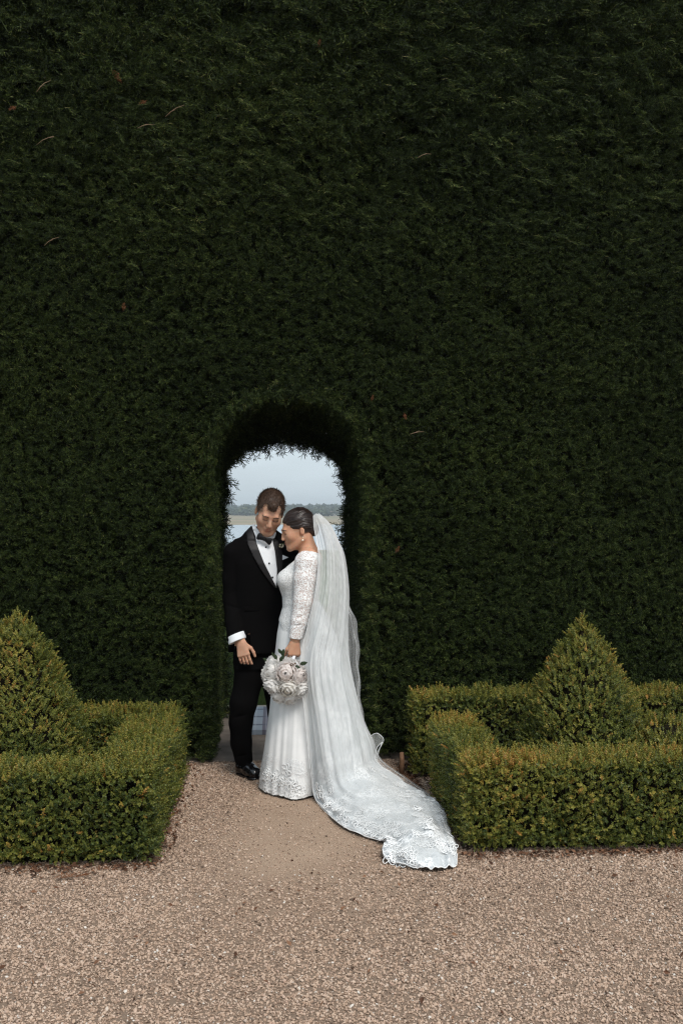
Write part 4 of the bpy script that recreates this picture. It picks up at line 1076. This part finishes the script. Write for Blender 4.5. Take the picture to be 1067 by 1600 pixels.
# ------------------------------------------------------------------ the bride
bride = empty('person', ORG, -YAW)
tag(bride, 'person in white lace wedding dress and long veil, leaning her forehead on the groom', 'person', 'wedding couple')
BC = Lp(464.5, 829, -.135); BM = rotm(-76, 15, 2)
B = SDF((-.15, -.50, .0), (.42, .22, 1.74), .0048)
B.loft([(Lp(0, 1010)[2], *Lp(472, 1010, -.12)[:2], .125, .155, 0), (Lp(0, 945)[2], *Lp(470, 945, -.12)[:2], .092, .115, 0), (Lp(0, 900)[2], *Lp(469, 900, -.12)[:2], .105, .13, 0), (Lp(0, 872)[2], *Lp(482, 872, -.12)[:2], .07, .15, 0)], .03)
for pts, rad in (([Lp(465, 1010, -.20), Lp(462, 1120, -.20), Lp(466, 1215, -.17), Lp(450, 1228, -.17)], [.08, .055, .034, .026]), ([Lp(478, 1010, -.04), Lp(476, 1120, -.04), Lp(480, 1210, -.02), Lp(464, 1222, -.02)], [.08, .055, .034, .026]),
                 ([Lp(480, 878, -.265), Lp(474, 940, -.31), Lp(461, 999, -.335)], [.052, .042, .031]), ([Lp(478, 880, .02), Lp(470, 945, .04), Lp(455, 985, -.06)], [.050, .040, .031])):
    B.chain(pts, rad, .03)
B.cap(Lp(482, 873, -.24), Lp(482, 875, .0), .052, .05, .04)
B.cap(Lp(486, 874, -.12), BC + BM @ np.array([0, .035, -.05]), .060, .050, .035)
B.cap(Lp(484, 872, -.10), Lp(482, 870, -.22), .055, .050, .04)
bT = head_sdf(B, BC, BM, .95, True)
Hd = SDF(Lp(438, 1050, -.46), Lp(480, 985, -.22), .0024)
fingers(Hd, Lp(460.5, 1001, -.34), (-.02, -.10, -1), (.25, -1, 0), L=.168, side=1, curl=(.75, 1.15, .8), spread=.05, thumb=(.55, .8), r0=.0082, widths=.95)
bb = put('body', joined(B.mesh(), Hd.mesh(1)), M_skin_b, bride); tag(bb, 'face in profile, neck and hand')
face_marks(B, bT, bb, M_hair_b, M_lash, M_lip_b, .95, .0030)
# pinned-up dark hair with a low bun
H = SDF(BC-.19, BC+.19, .0042)
EH = lambda p, r, k, mode='u': H.ell(bT(p), np.array(r)*.95, k, mode, BM.tolist())
EH((0, .022, .050), (.0850, .1055, .0920), 0)
EH((0, -.116, -.040), (.128, .098, .114), .010, 's')
EH((0, -.02, -.125), (.13, .075, .085), .02, 's')
for s_ in (-1, 1): EH((s_*.090, .012, -.016), (.024, .024, .032), .006, 's')
EH((0, .06, -.150), (.12, .10, .070), .02, 's')
EH((0, .100, -.012), (.052, .040, .050), .015)
hV, hF = H.mesh(2)
ax_ = BM @ np.array([0, .95, -.25]); e1 = BM @ np.array([1., 0, 0]); e2 = np.cross(ax_, e1); rel = hV-(BC+BM @ np.array([0, .02, -.005]))
ang = np.arctan2(rel @ e2, rel @ e1); nn_ = rel/np.linalg.norm(rel, axis=1, keepdims=True); al = rel @ ax_
hV = hV + nn_*(.0022*np.sin(ang*15 + 9*al) + .0018*np.sin(ang*37 + 1 + 6*np.sin(al*30)) + .0040*np.exp(-((al-.0)/.05)**2)*np.clip(nn_ @ (BM @ np.array([0, 0, 1.])), 0, 1))[:, None]
def cast_b(r):
    p = hV[r.integers(len(hV))]; nn = p-(BC+BM @ np.array([0, .02, .01])); nn /= np.linalg.norm(nn)
    q = BM.T @ (p-BC)
    if q[2] < .02 and q[1] < .07: return None, None, None
    d = (BC + BM @ np.array([0, .13, -.01])) - p; d -= nn*(d@nn); d /= np.linalg.norm(d)+1e-9
    return p-nn*.0012, d, nn*.4
hr = put('hair', joined((hV, hF), strands(None, 1500, cast_b, .035, .0011, 6)), M_hair_b, bride); tag(hr, 'dark pinned-up hair with low bun')
# pearl drop earring
M_pearl = simple('pearl', (.80, .68, .55), .2, .6); M_gold = simple('gold', (.75, .48, .22), .25, .6)
e0 = bT((.084, .010, -.042)); q = MB(); q.tube([e0, e0+np.array([0, -.002, -.014])], .0012, 5)
er = q.build('earring', M_gold, bride)
Pe = SDF(e0-.035, e0+.02, .0018); Pe.ell(e0+np.array([0, -.002, -.020]), (.0065, .0065, .0070)); Pe.ell(e0+np.array([0, -.003, -.002]), (.0035,)*3); put('pearl', Pe.mesh(1), M_pearl, er)

# dress: bodice, sleeves, skirt, train
dress = empty('dress'); dress.parent = bride; tag(dress, 'white lace wedding dress with long train')
Bo = SDF(Lp(425, 1015, -.42), Lp(512, 852, .14), .0045)
rows = [(1010, 473, .148, .172), (985, 471.5, .146, .168), (965, 469.5, .134, .158), (945, 470, .112, .135), (930, 469.5, .112, .130), (918, 468, .122, .136), (906, 466.5, .132, .142), (896, 468, .128, .146), (884, 474, .104, .152), (872, 482, .076, .158), (864, 486, .055, .140)]
Bo.loft([(Lp(0, py)[2], *Lp(px, py, -.12)[:2], rx, ry, 0) for py, px, rx, ry in rows], 0, 2.2)
Bo.ell(Lp(449, 905, -.19), (.062, .060, .060), .03); Bo.ell(Lp(449, 905, -.05), (.062, .060, .060), .03)
Bo.cap(Lp(483, 876, -.26), Lp(483, 876, .02), .058, .055, .04)
# wide neckline
Bo.cap(Lp(487, 848, -.12), Lp(486, 866, -.12), .066, .060, .015, 's')
Bo.plane(Lp(445, 984, -.12), (-43, 0, -24))
put('bodice', Bo.mesh(1), M_bodice, dress)
Sl = SDF(Lp(438, 1008, -.44), Lp(506, 852, -.16), .0040)
Sl.chain([Lp(479, 879, -.262), Lp(476, 905, -.285), Lp(473.5, 940, -.312), Lp(467.5, 970, -.326), Lp(460.5, 1003, -.338)], [.066, .067, .058, .049, .0405], .015)
Sl.cap(Lp(484, 874, -.20), Lp(479, 879, -.262), .062, .066, .03)
Sl.plane(Lp(461, 998, -.338), (-.12, -.05, -1))
for a, b_ in (((452, 944), (474, 936)), ((456, 954), (480, 951)), ((452, 968), (476, 962)), ((450, 980), (470, 976)), ((458, 930), (478, 922))): Sl.cap(Lp(*a, -.372), Lp(*b_, -.374), .004, .003, .008, 's')
put('sleeve', Sl.mesh(1), M_sleeve, dress)
S2 = SDF(Lp(445, 1000, -.12), Lp(500, 860, .12), .006)
S2.chain([Lp(480, 880, .02), Lp(470, 945, .04), Lp(456, 985, -.06)], [.062, .052, .040], .02); put('sleeve', S2.mesh(1), M_sleeve, dress)

def catmull(P, n):
    P = np.asarray(P, float); k = len(P); out = []
    for t in np.linspace(0, k-1, n):
        i = min(int(t), k-2); u = t-i
        p0, p1, p2, p3 = P[max(i-1, 0)], P[i], P[i+1], P[min(i+2, k-1)]
        out.append(.5*((2*p1) + (p2-p0)*u + (2*p0-5*p1+4*p2-p3)*u*u + (3*p1-p0-3*p2+p3)*u**3))
    return np.array(out)
def sheet(rows, nu, nv, fold=None, floor=.013):
    A = np.array([catmull(r, nv) for r in rows]); G = np.stack([catmull(A[:, j], nu) for j in range(nv)], 1)      # (nu, nv, 3)
    du = np.gradient(G, axis=0); dv = np.gradient(G, axis=1); N_ = np.cross(du, dv); N_ /= np.linalg.norm(N_, axis=2, keepdims=True)+1e-9
    if fold is not None:
        U, V_ = np.meshgrid(np.linspace(0, 1, nu), np.linspace(0, 1, nv), indexing='ij'); G = G + N_*fold(U, V_, G)[..., None]
    G[..., 2] = np.maximum(G[..., 2], floor)
    return G
def sheet_vf(G, closed=False):
    nu, nv = G.shape[:2]; V = G.reshape(-1, 3); m_ = nv if closed else nv-1
    return V, [(i*nv+j, i*nv+(j+1) % nv, (i+1)*nv+(j+1) % nv, (i+1)*nv+j) for i in range(nu-1) for j in range(m_)]
# skirt: closed, pleated
ring = []
left = [(950, 441), (965, 437), (985, 433), (1020, 429), (1060, 425), (1100, 421), (1150, 415), (1200, 409), (1240, 405)]
NV = 220; th = np.linspace(0, 2*np.pi, NV, endpoint=False)
for i, z in enumerate(np.linspace(Lp(0, 955, -.12)[2], .014, 90)):
    u = i/89; py = 800 + (EYE-z)/PX
    cy = -.12 - .045*u; ry = .13 + .175*u**.9 + .02*math.sin(u*math.pi)
    xl = Lp(np.interp(py, [a for a, b_ in left], [b_ for a, b_ in left]), py, cy)[0]; xr = Lp(np.interp(u, [0, .12, .4, 1], [497, 503, 508, 522]), py, cy)[0]
    cx, rx = (xl+xr)/2, (xr-xl)/2
    am = .0006 + .0022*u
    f = 1 + (am*(.55*np.sin(th*11 + 2.2*np.sin(th*2+1) + u) + .7*np.sin(th*17 + 2.5*np.sin(th*3) + 2 + u) + .35*np.sin(th*31 + 2*np.sin(th*4+.5) + 3*u)) + .012*u*np.sin(th*5+u*3))/.22
    ring.append(np.stack([cx + rx*f*np.cos(th), cy + ry*f*np.sin(th), np.full(NV, z) + (.010*np.sin(th*9)+.004)*max(0, u-.9)*10*.3], 1))
G = np.array(ring)
sk = put('skirt', sheet_vf(G, True), M_skirt, dress)
# lace worked round the hem, standing just proud of the skirt
M_hem = lace_mat('hem_lace', (.76, .765, .76), (.86, .87, .87), 46, .52, .3, sheer=.95, fade=.30)
Gsk = G
cen = G.mean(1, keepdims=True); Gh = G[70:, :, :].copy(); Gh[..., :2] += (Gh-cen[70:])[..., :2]/np.linalg.norm((Gh-cen[70:])[..., :2], axis=2, keepdims=True)*.006
put('hem_lace', sheet_vf(Gh, True), M_hem, sk)
# train, running forward over the gravel
tr_rows = [
 [Lp(482, 940, -.22), Lp(492, 940, -.24), Lp(500, 940, -.18), Lp(498, 940, -.08)],
 [Lp(480, 985, -.29), Lp(494, 983, -.36), Lp(512, 980, -.30), Lp(520, 978, -.12)],
 [Lp(477, 1060, -.34), Lp(498, 1060, -.45), Lp(525, 1060, -.38), Lp(546, 1055, -.16)],
 [Lp(482, 1120, -.38), Lp(506, 1120, -.49), Lp(536, 1118, -.42), Lp(560, 1112, -.20)],
 [Lp(487, 1195, -.43), Lp(516, 1188, -.56), Lp(550, 1176, -.48), Lp(578, 1160, -.24)],
 [Lz(494, 1250, .015), Lp(526, 1236, -.64), Lp(560, 1213, -.56), Lp(590, 1192, -.28)],
 [Lz(530, 1287, .015), Lz(566, 1265, .085), Lz(601, 1240, .12), Lz(630, 1220, .07)],
 [Lz(572, 1307, .015), Lz(610, 1287, .07), Lz(642, 1262, .10), Lz(664, 1243, .06)],
 [Lz(603, 1316, .015), Lz(640, 1306, .08), Lz(671, 1280, .10), Lz(690, 1266, .06)],
 [Lz(599, 1334, .03), Lz(642, 1326, .075), Lz(680, 1308, .07), Lz(701, 1298, .03)],
 [Lz(612, 1347, .015), Lz(650, 1345, .035), Lz(690, 1337, .03), Lz(711, 1330, .015)],
 [Lz(650, 1357, .013), Lz(672, 1358, .018), Lz(695, 1357, .018), Lz(713, 1353, .013)]]
def tfold(U, V_, G):
    q = G.reshape(-1, 3); rip = (wob(q*np.array([1, 1, .6]), 61, 8).reshape(U.shape)*.014 + wob(q, 62, 20).reshape(U.shape)*.007 + np.abs(wob(q, 63, 38).reshape(U.shape))*.006)
    fl = np.clip(U*5, 0, 1)*(np.sin(V_*40 + 3*np.sin(U*5))*.006*(1-.5*U) + np.sin(V_*23 + 9*U)*.007)
    edge = np.clip(1-np.minimum(V_, 1-V_)*9, 0, 1)
    return fl + rip*np.clip((U-.30)*2.6, .15, 1.5) + edge*.010*np.sin(U*75)*np.clip((U-.4)*3, 0, 1)
G = sheet(tr_rows, 190, 120, tfold)
put('train', sheet_vf(G), M_train, dress)
# raised floral embroidery along the train's border and over its end
def applique(G, sites, seed, size=.040):
    r = np.random.default_rng(seed); q = MB(); nu, nv = G.shape[:2]
    for u, v in sites:
        i, j = int(np.clip(u*(nu-1), 1, nu-2)), int(np.clip(v*(nv-1), 1, nv-2)); p = G[i, j]
        e1 = G[i+1, j]-G[i-1, j]; e1 = e1/(np.linalg.norm(e1)+1e-9); e2 = G[i, j+1]-G[i, j-1]; e2 = e2-e1*(e1@e2); e2 /= np.linalg.norm(e2)+1e-9
        nn = np.cross(e1, e2); nn *= np.sign(nn[2]-nn[1]*.6+1e-6); s_ = size*r.uniform(.7, 1.25); a0 = r.uniform(0, 6.28); k = r.integers(5, 7)
        for m_ in range(k):                    # petals: thin loops round the middle
            a = a0 + 6.2832*m_/k; L_ = s_*r.uniform(.8, 1.15); W_ = L_*.30; loop = []
            for t in np.linspace(0, 6.2832, 9):
                x, y = L_*(.55 - .45*math.cos(t)), W_*math.sin(t); b_ = a + .5*x/L_
                loop.append(p + nn*.007 + e1*(x*math.cos(b_)-y*math.sin(b_)) + e2*(x*math.sin(b_)+y*math.cos(b_)))
            q.tube(loop, .0021, 4, False)
    return q
rs = np.random.default_rng(9)
sites = [(.42+.49*t, .13+.04*math.sin(t*40)) for t in np.linspace(0, 1, 22)] + [(.45+.48*t, .20+.10*rs.uniform(-1, 1)) for t in np.linspace(0, 1, 14)] + [(rs.uniform(.55, .93), rs.uniform(.2, .84)) for _ in range(34)] + [(.42+.48*t, .86) for t in np.linspace(0, 1, 12)]
tag(applique(G, sites, 3, .034).build('lace_applique', simple('embroidery_thread', (.88, .89, .89), .8, .1), dress), 'white floral embroidery on the train', kind='stuff')
tag(applique(Gsk, [(rs.uniform(.86, .95), (.60+.10*t) % 1) for t in np.linspace(0, 1.6, 9)], 5, .034).build('lace_applique', simple('embroidery_white', (.84, .845, .84), .8, .1), dress), 'white floral embroidery round the hem', kind='stuff')
# narrow rolled edge of the train
M_edge = simple('satin_edge', (.82, .83, .83), .5, .4)
q = MB(); q.tube(list(G[60:, 0]) + list(G[-1, ::4]), .0028, 5); q.tube(list(G[60::2, -1]), .0028, 5)
q.build('train_edge', M_edge, dress)
# crumpled tulle layers heaped on the train's end
def heap(pts_rows, seed, mat=M_sheer, amp=.014):
    Gq = sheet(pts_rows, 60, 50, lambda U, V_, G: (wob(G.reshape(-1, 3), seed, 14).reshape(U.shape)*amp + np.sin(V_*26+U*4)*.005))
    put('tulle_layer', sheet_vf(Gq), mat, dress)
heap([[Lz(590, 1200, .16), Lz(560, 1240, .16), Lz(515, 1268, .04)], [Lz(632, 1228, .10), Lz(604, 1262, .13), Lz(566, 1298, .03)], [Lz(672, 1254, .09), Lz(645, 1288, .12), Lz(606, 1312, .04)], [Lz(700, 1290, .06), Lz(672, 1320, .10), Lz(612, 1340, .03)]], 301)
heap([[Lz(602, 1320, .04), Lz(632, 1316, .085), Lz(668, 1302, .10)], [Lz(601, 1337, .02), Lz(640, 1333, .065), Lz(684, 1320, .075)], [Lz(620, 1351, .014), Lz(660, 1350, .035), Lz(703, 1342, .02)]], 302, M_sheer, .018)
heap([[Lz(660, 1246, .10), Lz(676, 1250, .13), Lz(690, 1262, .07)], [Lz(668, 1268, .10), Lz(690, 1275, .13), Lz(700, 1290, .05)], [Lz(690, 1310, .06), Lz(705, 1318, .07), Lz(712, 1328, .02)]], 303, M_sheer, .018)

# veil
veil_rows = [
 [Lp(489, 806, -.175), Lp(493, 803, -.150), Lp(498, 803, -.11), Lp(500, 806, -.07), Lp(494, 808, -.05)],
 [Lp(491, 825, -.20), Lp(503, 818, -.195), Lp(514, 818, -.13), Lp(513, 822, -.03), Lp(500, 824, .0)],
 [Lp(496, 850, -.24), Lp(511, 845, -.25), Lp(526, 843, -.16), Lp(524, 848, .0), Lp(508, 850, .05)],
 [Lp(500, 875, -.28), Lp(515, 872, -.30), Lp(534, 870, -.18), Lp(532, 873, .02), Lp(512, 876, .08)],
 [Lp(496, 925, -.36), Lp(514, 925, -.39), Lp(539, 925, -.24), Lp(538, 925, .0), Lp(515, 925, .1)],
 [Lp(484, 980, -.40), Lp(505, 980, -.46), Lp(536, 980, -.32), Lp(537, 980, -.05), Lp(515, 980, .06)],
 [Lp(473, 1040, -.42), Lp(494, 1040, -.50), Lp(530, 1040, -.42), Lp(546, 1040, -.14), Lp(530, 1040, .0)],
 [Lp(479, 1120, -.46), Lp(504, 1120, -.54), Lp(545, 1118, -.46), Lp(564, 1112, -.2), Lp(550, 1110, -.05)],
 [Lp(486, 1200, -.48), Lp(515, 1192, -.61), Lp(554, 1176, -.53), Lp(582, 1160, -.27), Lp(578, 1152, -.12)],
 [Lz(495, 1251, .02), Lp(527, 1235, -.68), Lp(561, 1211, -.60), Lp(592, 1192, -.32), Lp(594, 1186, -.2)],
 [Lz(531, 1287, .025), Lz(567, 1264, .105), Lz(602, 1238, .14), Lz(630, 1219, .09), Lz(634, 1216, .05)],
 [Lz(573, 1307, .025), Lz(611, 1286, .09), Lz(643, 1260, .12), Lz(664, 1242, .08), Lz(668, 1241, .05)],
 [Lz(604, 1315, .02), Lz(641, 1303, .10), Lz(672, 1277, .12), Lz(690, 1264, .08), Lz(692, 1266, .05)]]
def vfold(U, V_, G):
    e = np.clip(U*4, .25, 1)*np.clip((.75-U)*4, .35, 1)
    return e*(.0070*np.sin(V_*58 + 2*np.sin(U*3)) + .0055*np.sin(V_*97 + U*4) + .010*np.sin(V_*27 + 1 + 2*U) + .003*np.sin(V_*160+3))
G = sheet(veil_rows, 190, 200, vfold)
vl = put('veil', sheet_vf(G), M_veil, bride); tag(vl, 'long translucent white tulle veil')
q = MB(); q.tube(list(G[::2, 0]), .0012, 5); q.tube(list(G[::2, -1]), .0012, 5); q.build('veil_edge', M_edge, vl)
# sheer outer layer drifting off her back
sr = [[Lp(534, 925, -.02), Lp(540, 932, .04), Lp(546, 945, .06), Lp(544, 950, .10)], [Lp(535, 960, -.08), Lp(546, 960, -.02), Lp(557, 980, .0), Lp(553, 985, .08)],
      [Lp(538, 1010, -.12), Lp(549, 1012, -.06), Lp(560, 1030, -.04), Lp(556, 1032, .05)], [Lp(546, 1060, -.16), Lp(556, 1062, -.1), Lp(563, 1080, -.08), Lp(560, 1084, .0)], [Lp(556, 1110, -.2), Lp(562, 1112, -.15), Lp(568, 1128, -.12), Lp(566, 1130, -.05)], [Lp(566, 1150, -.26), Lp(572, 1148, -.2), Lp(576, 1150, -.16), Lp(574, 1152, -.1)]]
Gs = sheet(sr, 80, 40, lambda U, V_, G: .007*np.sin(V_*17+U*9) + .005*np.sin(U*31+V_*5))
put('veil_layer', sheet_vf(Gs), M_sheer, vl)
lo_ = [[Lp(572, 1185, -.24), Lp(578, 1190, -.30), Lp(584, 1196, -.32)], [Lp(572, 1162, -.24), Lp(579, 1165, -.28), Lp(588, 1172, -.30)], [Lp(580, 1150, -.24), Lp(586, 1155, -.27), Lp(592, 1164, -.29)], [Lp(590, 1146, -.26), Lp(593, 1152, -.28), Lp(597, 1160, -.29)], [Lp(600, 1156, -.26), Lp(597, 1160, -.29), Lp(594, 1166, -.31)], [Lp(592, 1172, -.26), Lp(590, 1175, -.29), Lp(588, 1180, -.31)], [Lp(586, 1196, -.28), Lp(586, 1198, -.31), Lp(586, 1200, -.33)]]
Gl = sheet(lo_, 60, 16, lambda U, V_, G: .003*np.sin(V_*9+U*12)); put('veil_loop', sheet_vf(Gl), M_sheer, vl)
q = MB(); q.tube(list(Gl[:, 0]), .0015, 5); q.tube(list(Gl[:, -1]), .0015, 5); q.tube(list(Gs[::2, -2]), .0011, 5); q.build('veil_edge', M_edge, vl)

# ------------------------------------------------------------------ the bouquet in her hand
def peony(seed, R_=.05):
    """a full, ball-shaped bloom of overlapping ruffled petals"""
    r = np.random.default_rng(seed); V, Fc = [], []
    rows_ = [(.10, 3, .82), (.42, 6, .88), (.78, 8, .93), (1.12, 9, .97), (1.48, 10, 1.0), (1.85, 9, 1.0)]
    for li, (t0, n, rr_) in enumerate(rows_):
        for k in range(n):
            a0 = 6.2832*(k + .5*(li % 2) + r.normal(0, .16))/n; t1 = t0 + r.normal(0, .07); hw_ = (.60 if li else 1.2)*r.uniform(.85, 1.25)*(1 if li < 2 else .80)
            lift = r.uniform(.08, .30); b0 = len(V); ph = r.uniform(0, 6)
            for i in range(5):
                u = i/4                                   # 0 base (outer), 1 free edge towards the bloom's crown
                for j in range(7):
                    v = j/3-1
                    th_ = t1 + .62 - .62*u*(1-.16*v*v); az = a0 + v*hw_*(.55 + .45*math.sin(u*1.9+.4))/max(math.sin(max(th_, .25)), .55)*.75
                    rad = R_*(rr_*.90 + lift*u*u - .10*v*v*(1-u) + .055*u*math.sin(v*6+ph) + .035*math.sin(v*11+ph*2)*u*u)
                    V.append((rad*math.sin(th_)*math.cos(az), rad*math.sin(th_)*math.sin(az), rad*math.cos(th_)*.85 + .010))
            Fc += [(b0+i*7+j, b0+i*7+j+1, b0+(i+1)*7+j+1, b0+(i+1)*7+j) for i in range(4) for j in range(6)]
    return np.array(V), Fc
bq = empty('bouquet', ORG, -YAW); tag(bq, 'round bouquet of white and blush peonies hanging from the bride\'s hand', 'bouquet')
def petal_mat(name, a, b_):
    m, t, n, l, b = new_mat(name)
    tcn = n.new('ShaderNodeTexCoord'); sp = n.new('ShaderNodeVectorMath'); sp.operation = 'LENGTH'; l.new(tcn.outputs['Object'], sp.inputs[0])
    ns = n.new('ShaderNodeTexNoise'); ns.inputs['Scale'].default_value = 40; l.new(tcn.outputs['Object'], ns.inputs['Vector'])
    mr = n.new('ShaderNodeMapRange'); mr.inputs[1].default_value = .036; mr.inputs[2].default_value = .052; l.new(sp.outputs['Value'], mr.inputs[0])
    ad = n.new('ShaderNodeMath'); ad.operation = 'MULTIPLY_ADD'; ad.inputs[1].default_value = .5; l.new(ns.outputs['Fac'], ad.inputs[0]); l.new(mr.outputs[0], ad.inputs[2])
    mc = n.new('ShaderNodeMix'); mc.data_type = 'RGBA'; mc.inputs['A'].default_value = (*b_, 1); mc.inputs['B'].default_value = (*a, 1)
    l.new(ad.outputs[0], mc.inputs['Factor']); l.new(mc.outputs['Result'], b.inputs['Base Color']); b.inputs['Roughness'].default_value = .65
    tl = n.new('ShaderNodeBsdfTranslucent'); ms = n.new('ShaderNodeMixShader'); ms.inputs[0].default_value = .55
    l.new(mc.outputs['Result'], tl.inputs['Color']); l.new(b.outputs[0], ms.inputs[1]); l.new(tl.outputs[0], ms.inputs[2]); l.new(ms.outputs[0], n['Material Output'].inputs['Surface'])
    return m
PM = [petal_mat('petal_white', (.95, .935, .91), (.94, .90, .86)), petal_mat('petal_blush', (.95, .90, .87), (.90, .77, .71)), petal_mat('petal_cream', (.95, .925, .88), (.90, .84, .74))]
pe = [[mesh_data('peony', *peony(i*3+j, .050), PM[j], True) for i in range(3)] for j in range(3)]
bcn = Lp(446, 1060, -.42)
fl = [(421, 1047, -.46, 1.0, 0), (424, 1074, -.46, 1.05, 0), (447, 1052, -.51, 1.15, 1), (450, 1077, -.50, 1.1, 2), (470, 1056, -.47, 1.1, 1), (471, 1080, -.46, 1.0, 0), (434, 1090, -.44, 1.0, 0), (456, 1093, -.44, .95, 0),
      (424, 1031, -.42, .85, 0), (447, 1034, -.44, .80, 0), (466, 1040, -.42, .8, 0), (432, 1062, -.34, 1, 0), (460, 1065, -.34, 1, 0), (446, 1082, -.36, 1, 2), (414, 1060, -.41, .85, 0), (478, 1068, -.40, .85, 1)]
for i, (px, py, y, s_, mt) in enumerate(fl):
    p = Lp(px, py, y); d = Vector(p-(bcn+np.array([0, .03, .02]))).normalized() + Vector((random.uniform(-.2, .2), -.12, random.uniform(-.2, .2)))
    o = obj('peony', pe[mt][i % 3], bq); o.location = Vector(p) - d.normalized()*.036; o.rotation_euler = d.to_track_quat('Z', 'Y').to_euler(); o.scale = (s_*1.16,)*3
    o.rotation_euler.rotate_axis('Z', random.uniform(0, 6))
M_bl = simple('bouquet_leaf', (.022, .040, .016), .4, .5, noise=.3, nscale=40); M_br = simple('bouquet_leaf_brown', (.14, .075, .03), .5, .4)
for px, py, y, an, ln, mt in ((437, 1034, -.46, .6, .05, M_bl), (433, 1031, -.47, -.5, .045, M_bl), (441, 1026, -.44, .2, .05, M_bl), (452, 1040, -.47, 1.2, .045, M_br), (458, 1040, -.47, 1.9, .05, M_bl), (468, 1038, -.46, 1.3, .05, M_bl), (427, 1026, -.44, -.2, .03, M_bl), (417, 1032, -.45, -1, .028, M_bl), (440, 1022, -.42, -.5, .04, M_bl)):
    q = MB(); d = Vector((math.sin(an), -.25, math.cos(an))); s_ = Vector((math.cos(an), .1, -math.sin(an)))*ln*.24; o_ = Vector(Lp(px, py, y)); nn = d.cross(s_).normalized()*ln*.10
    q.add([o_, o_+d*ln*.3+s_, o_+d*ln*.65+s_*.9, o_+d*ln, o_+d*ln*.65-s_*.9, o_+d*ln*.3-s_, o_+d*ln*.5-nn], [(0, 1, 6), (1, 2, 6), (2, 3, 6), (3, 4, 6), (4, 5, 6), (5, 0, 6)]); q.build('leaf', mt, bq, True)
q = MB(); q.tube([Lp(462, 1014, -.325), Lp(458, 1032, -.36), Lp(450, 1052, -.40)], [.010, .011, .016], 12); q.build('stem_wrap', simple('ribbon', (.72, .74, .78), .45, .4), bq)
rb = sheet([[Lp(452, 1024, -.42), Lp(458, 1029, -.43), Lp(462, 1034, -.43)], [Lp(458, 1030, -.43), Lp(463, 1035, -.44), Lp(466, 1042, -.44)], [Lp(466, 1040, -.43), Lp(470, 1041, -.44), Lp(472, 1046, -.44)]], 14, 8)
put('ribbon_tail', sheet_vf(rb), M_shirt, bq)

# ------------------------------------------------------------------ the damp air between here and the far shore
q = MB(); q.box((-960, -320, -9.0), (960, 1740, 20))
hz = q.build('haze', None, None, False)
m = bpy.data.materials.new('haze'); m.use_nodes = True; n = m.node_tree.nodes; n.remove(n['Principled BSDF'])
pv = n.new('ShaderNodeVolumePrincipled'); pv.inputs['Color'].default_value = (.80, .87, .93, 1); pv.inputs['Density'].default_value = .00045; pv.inputs['Anisotropy'].default_value = .2
m.node_tree.links.new(pv.outputs[0], n['Material Output'].inputs['Volume'])
hz.data.materials.clear(); hz.data.materials.append(m); tag(hz, 'thin haze over the far shore', kind='stuff')
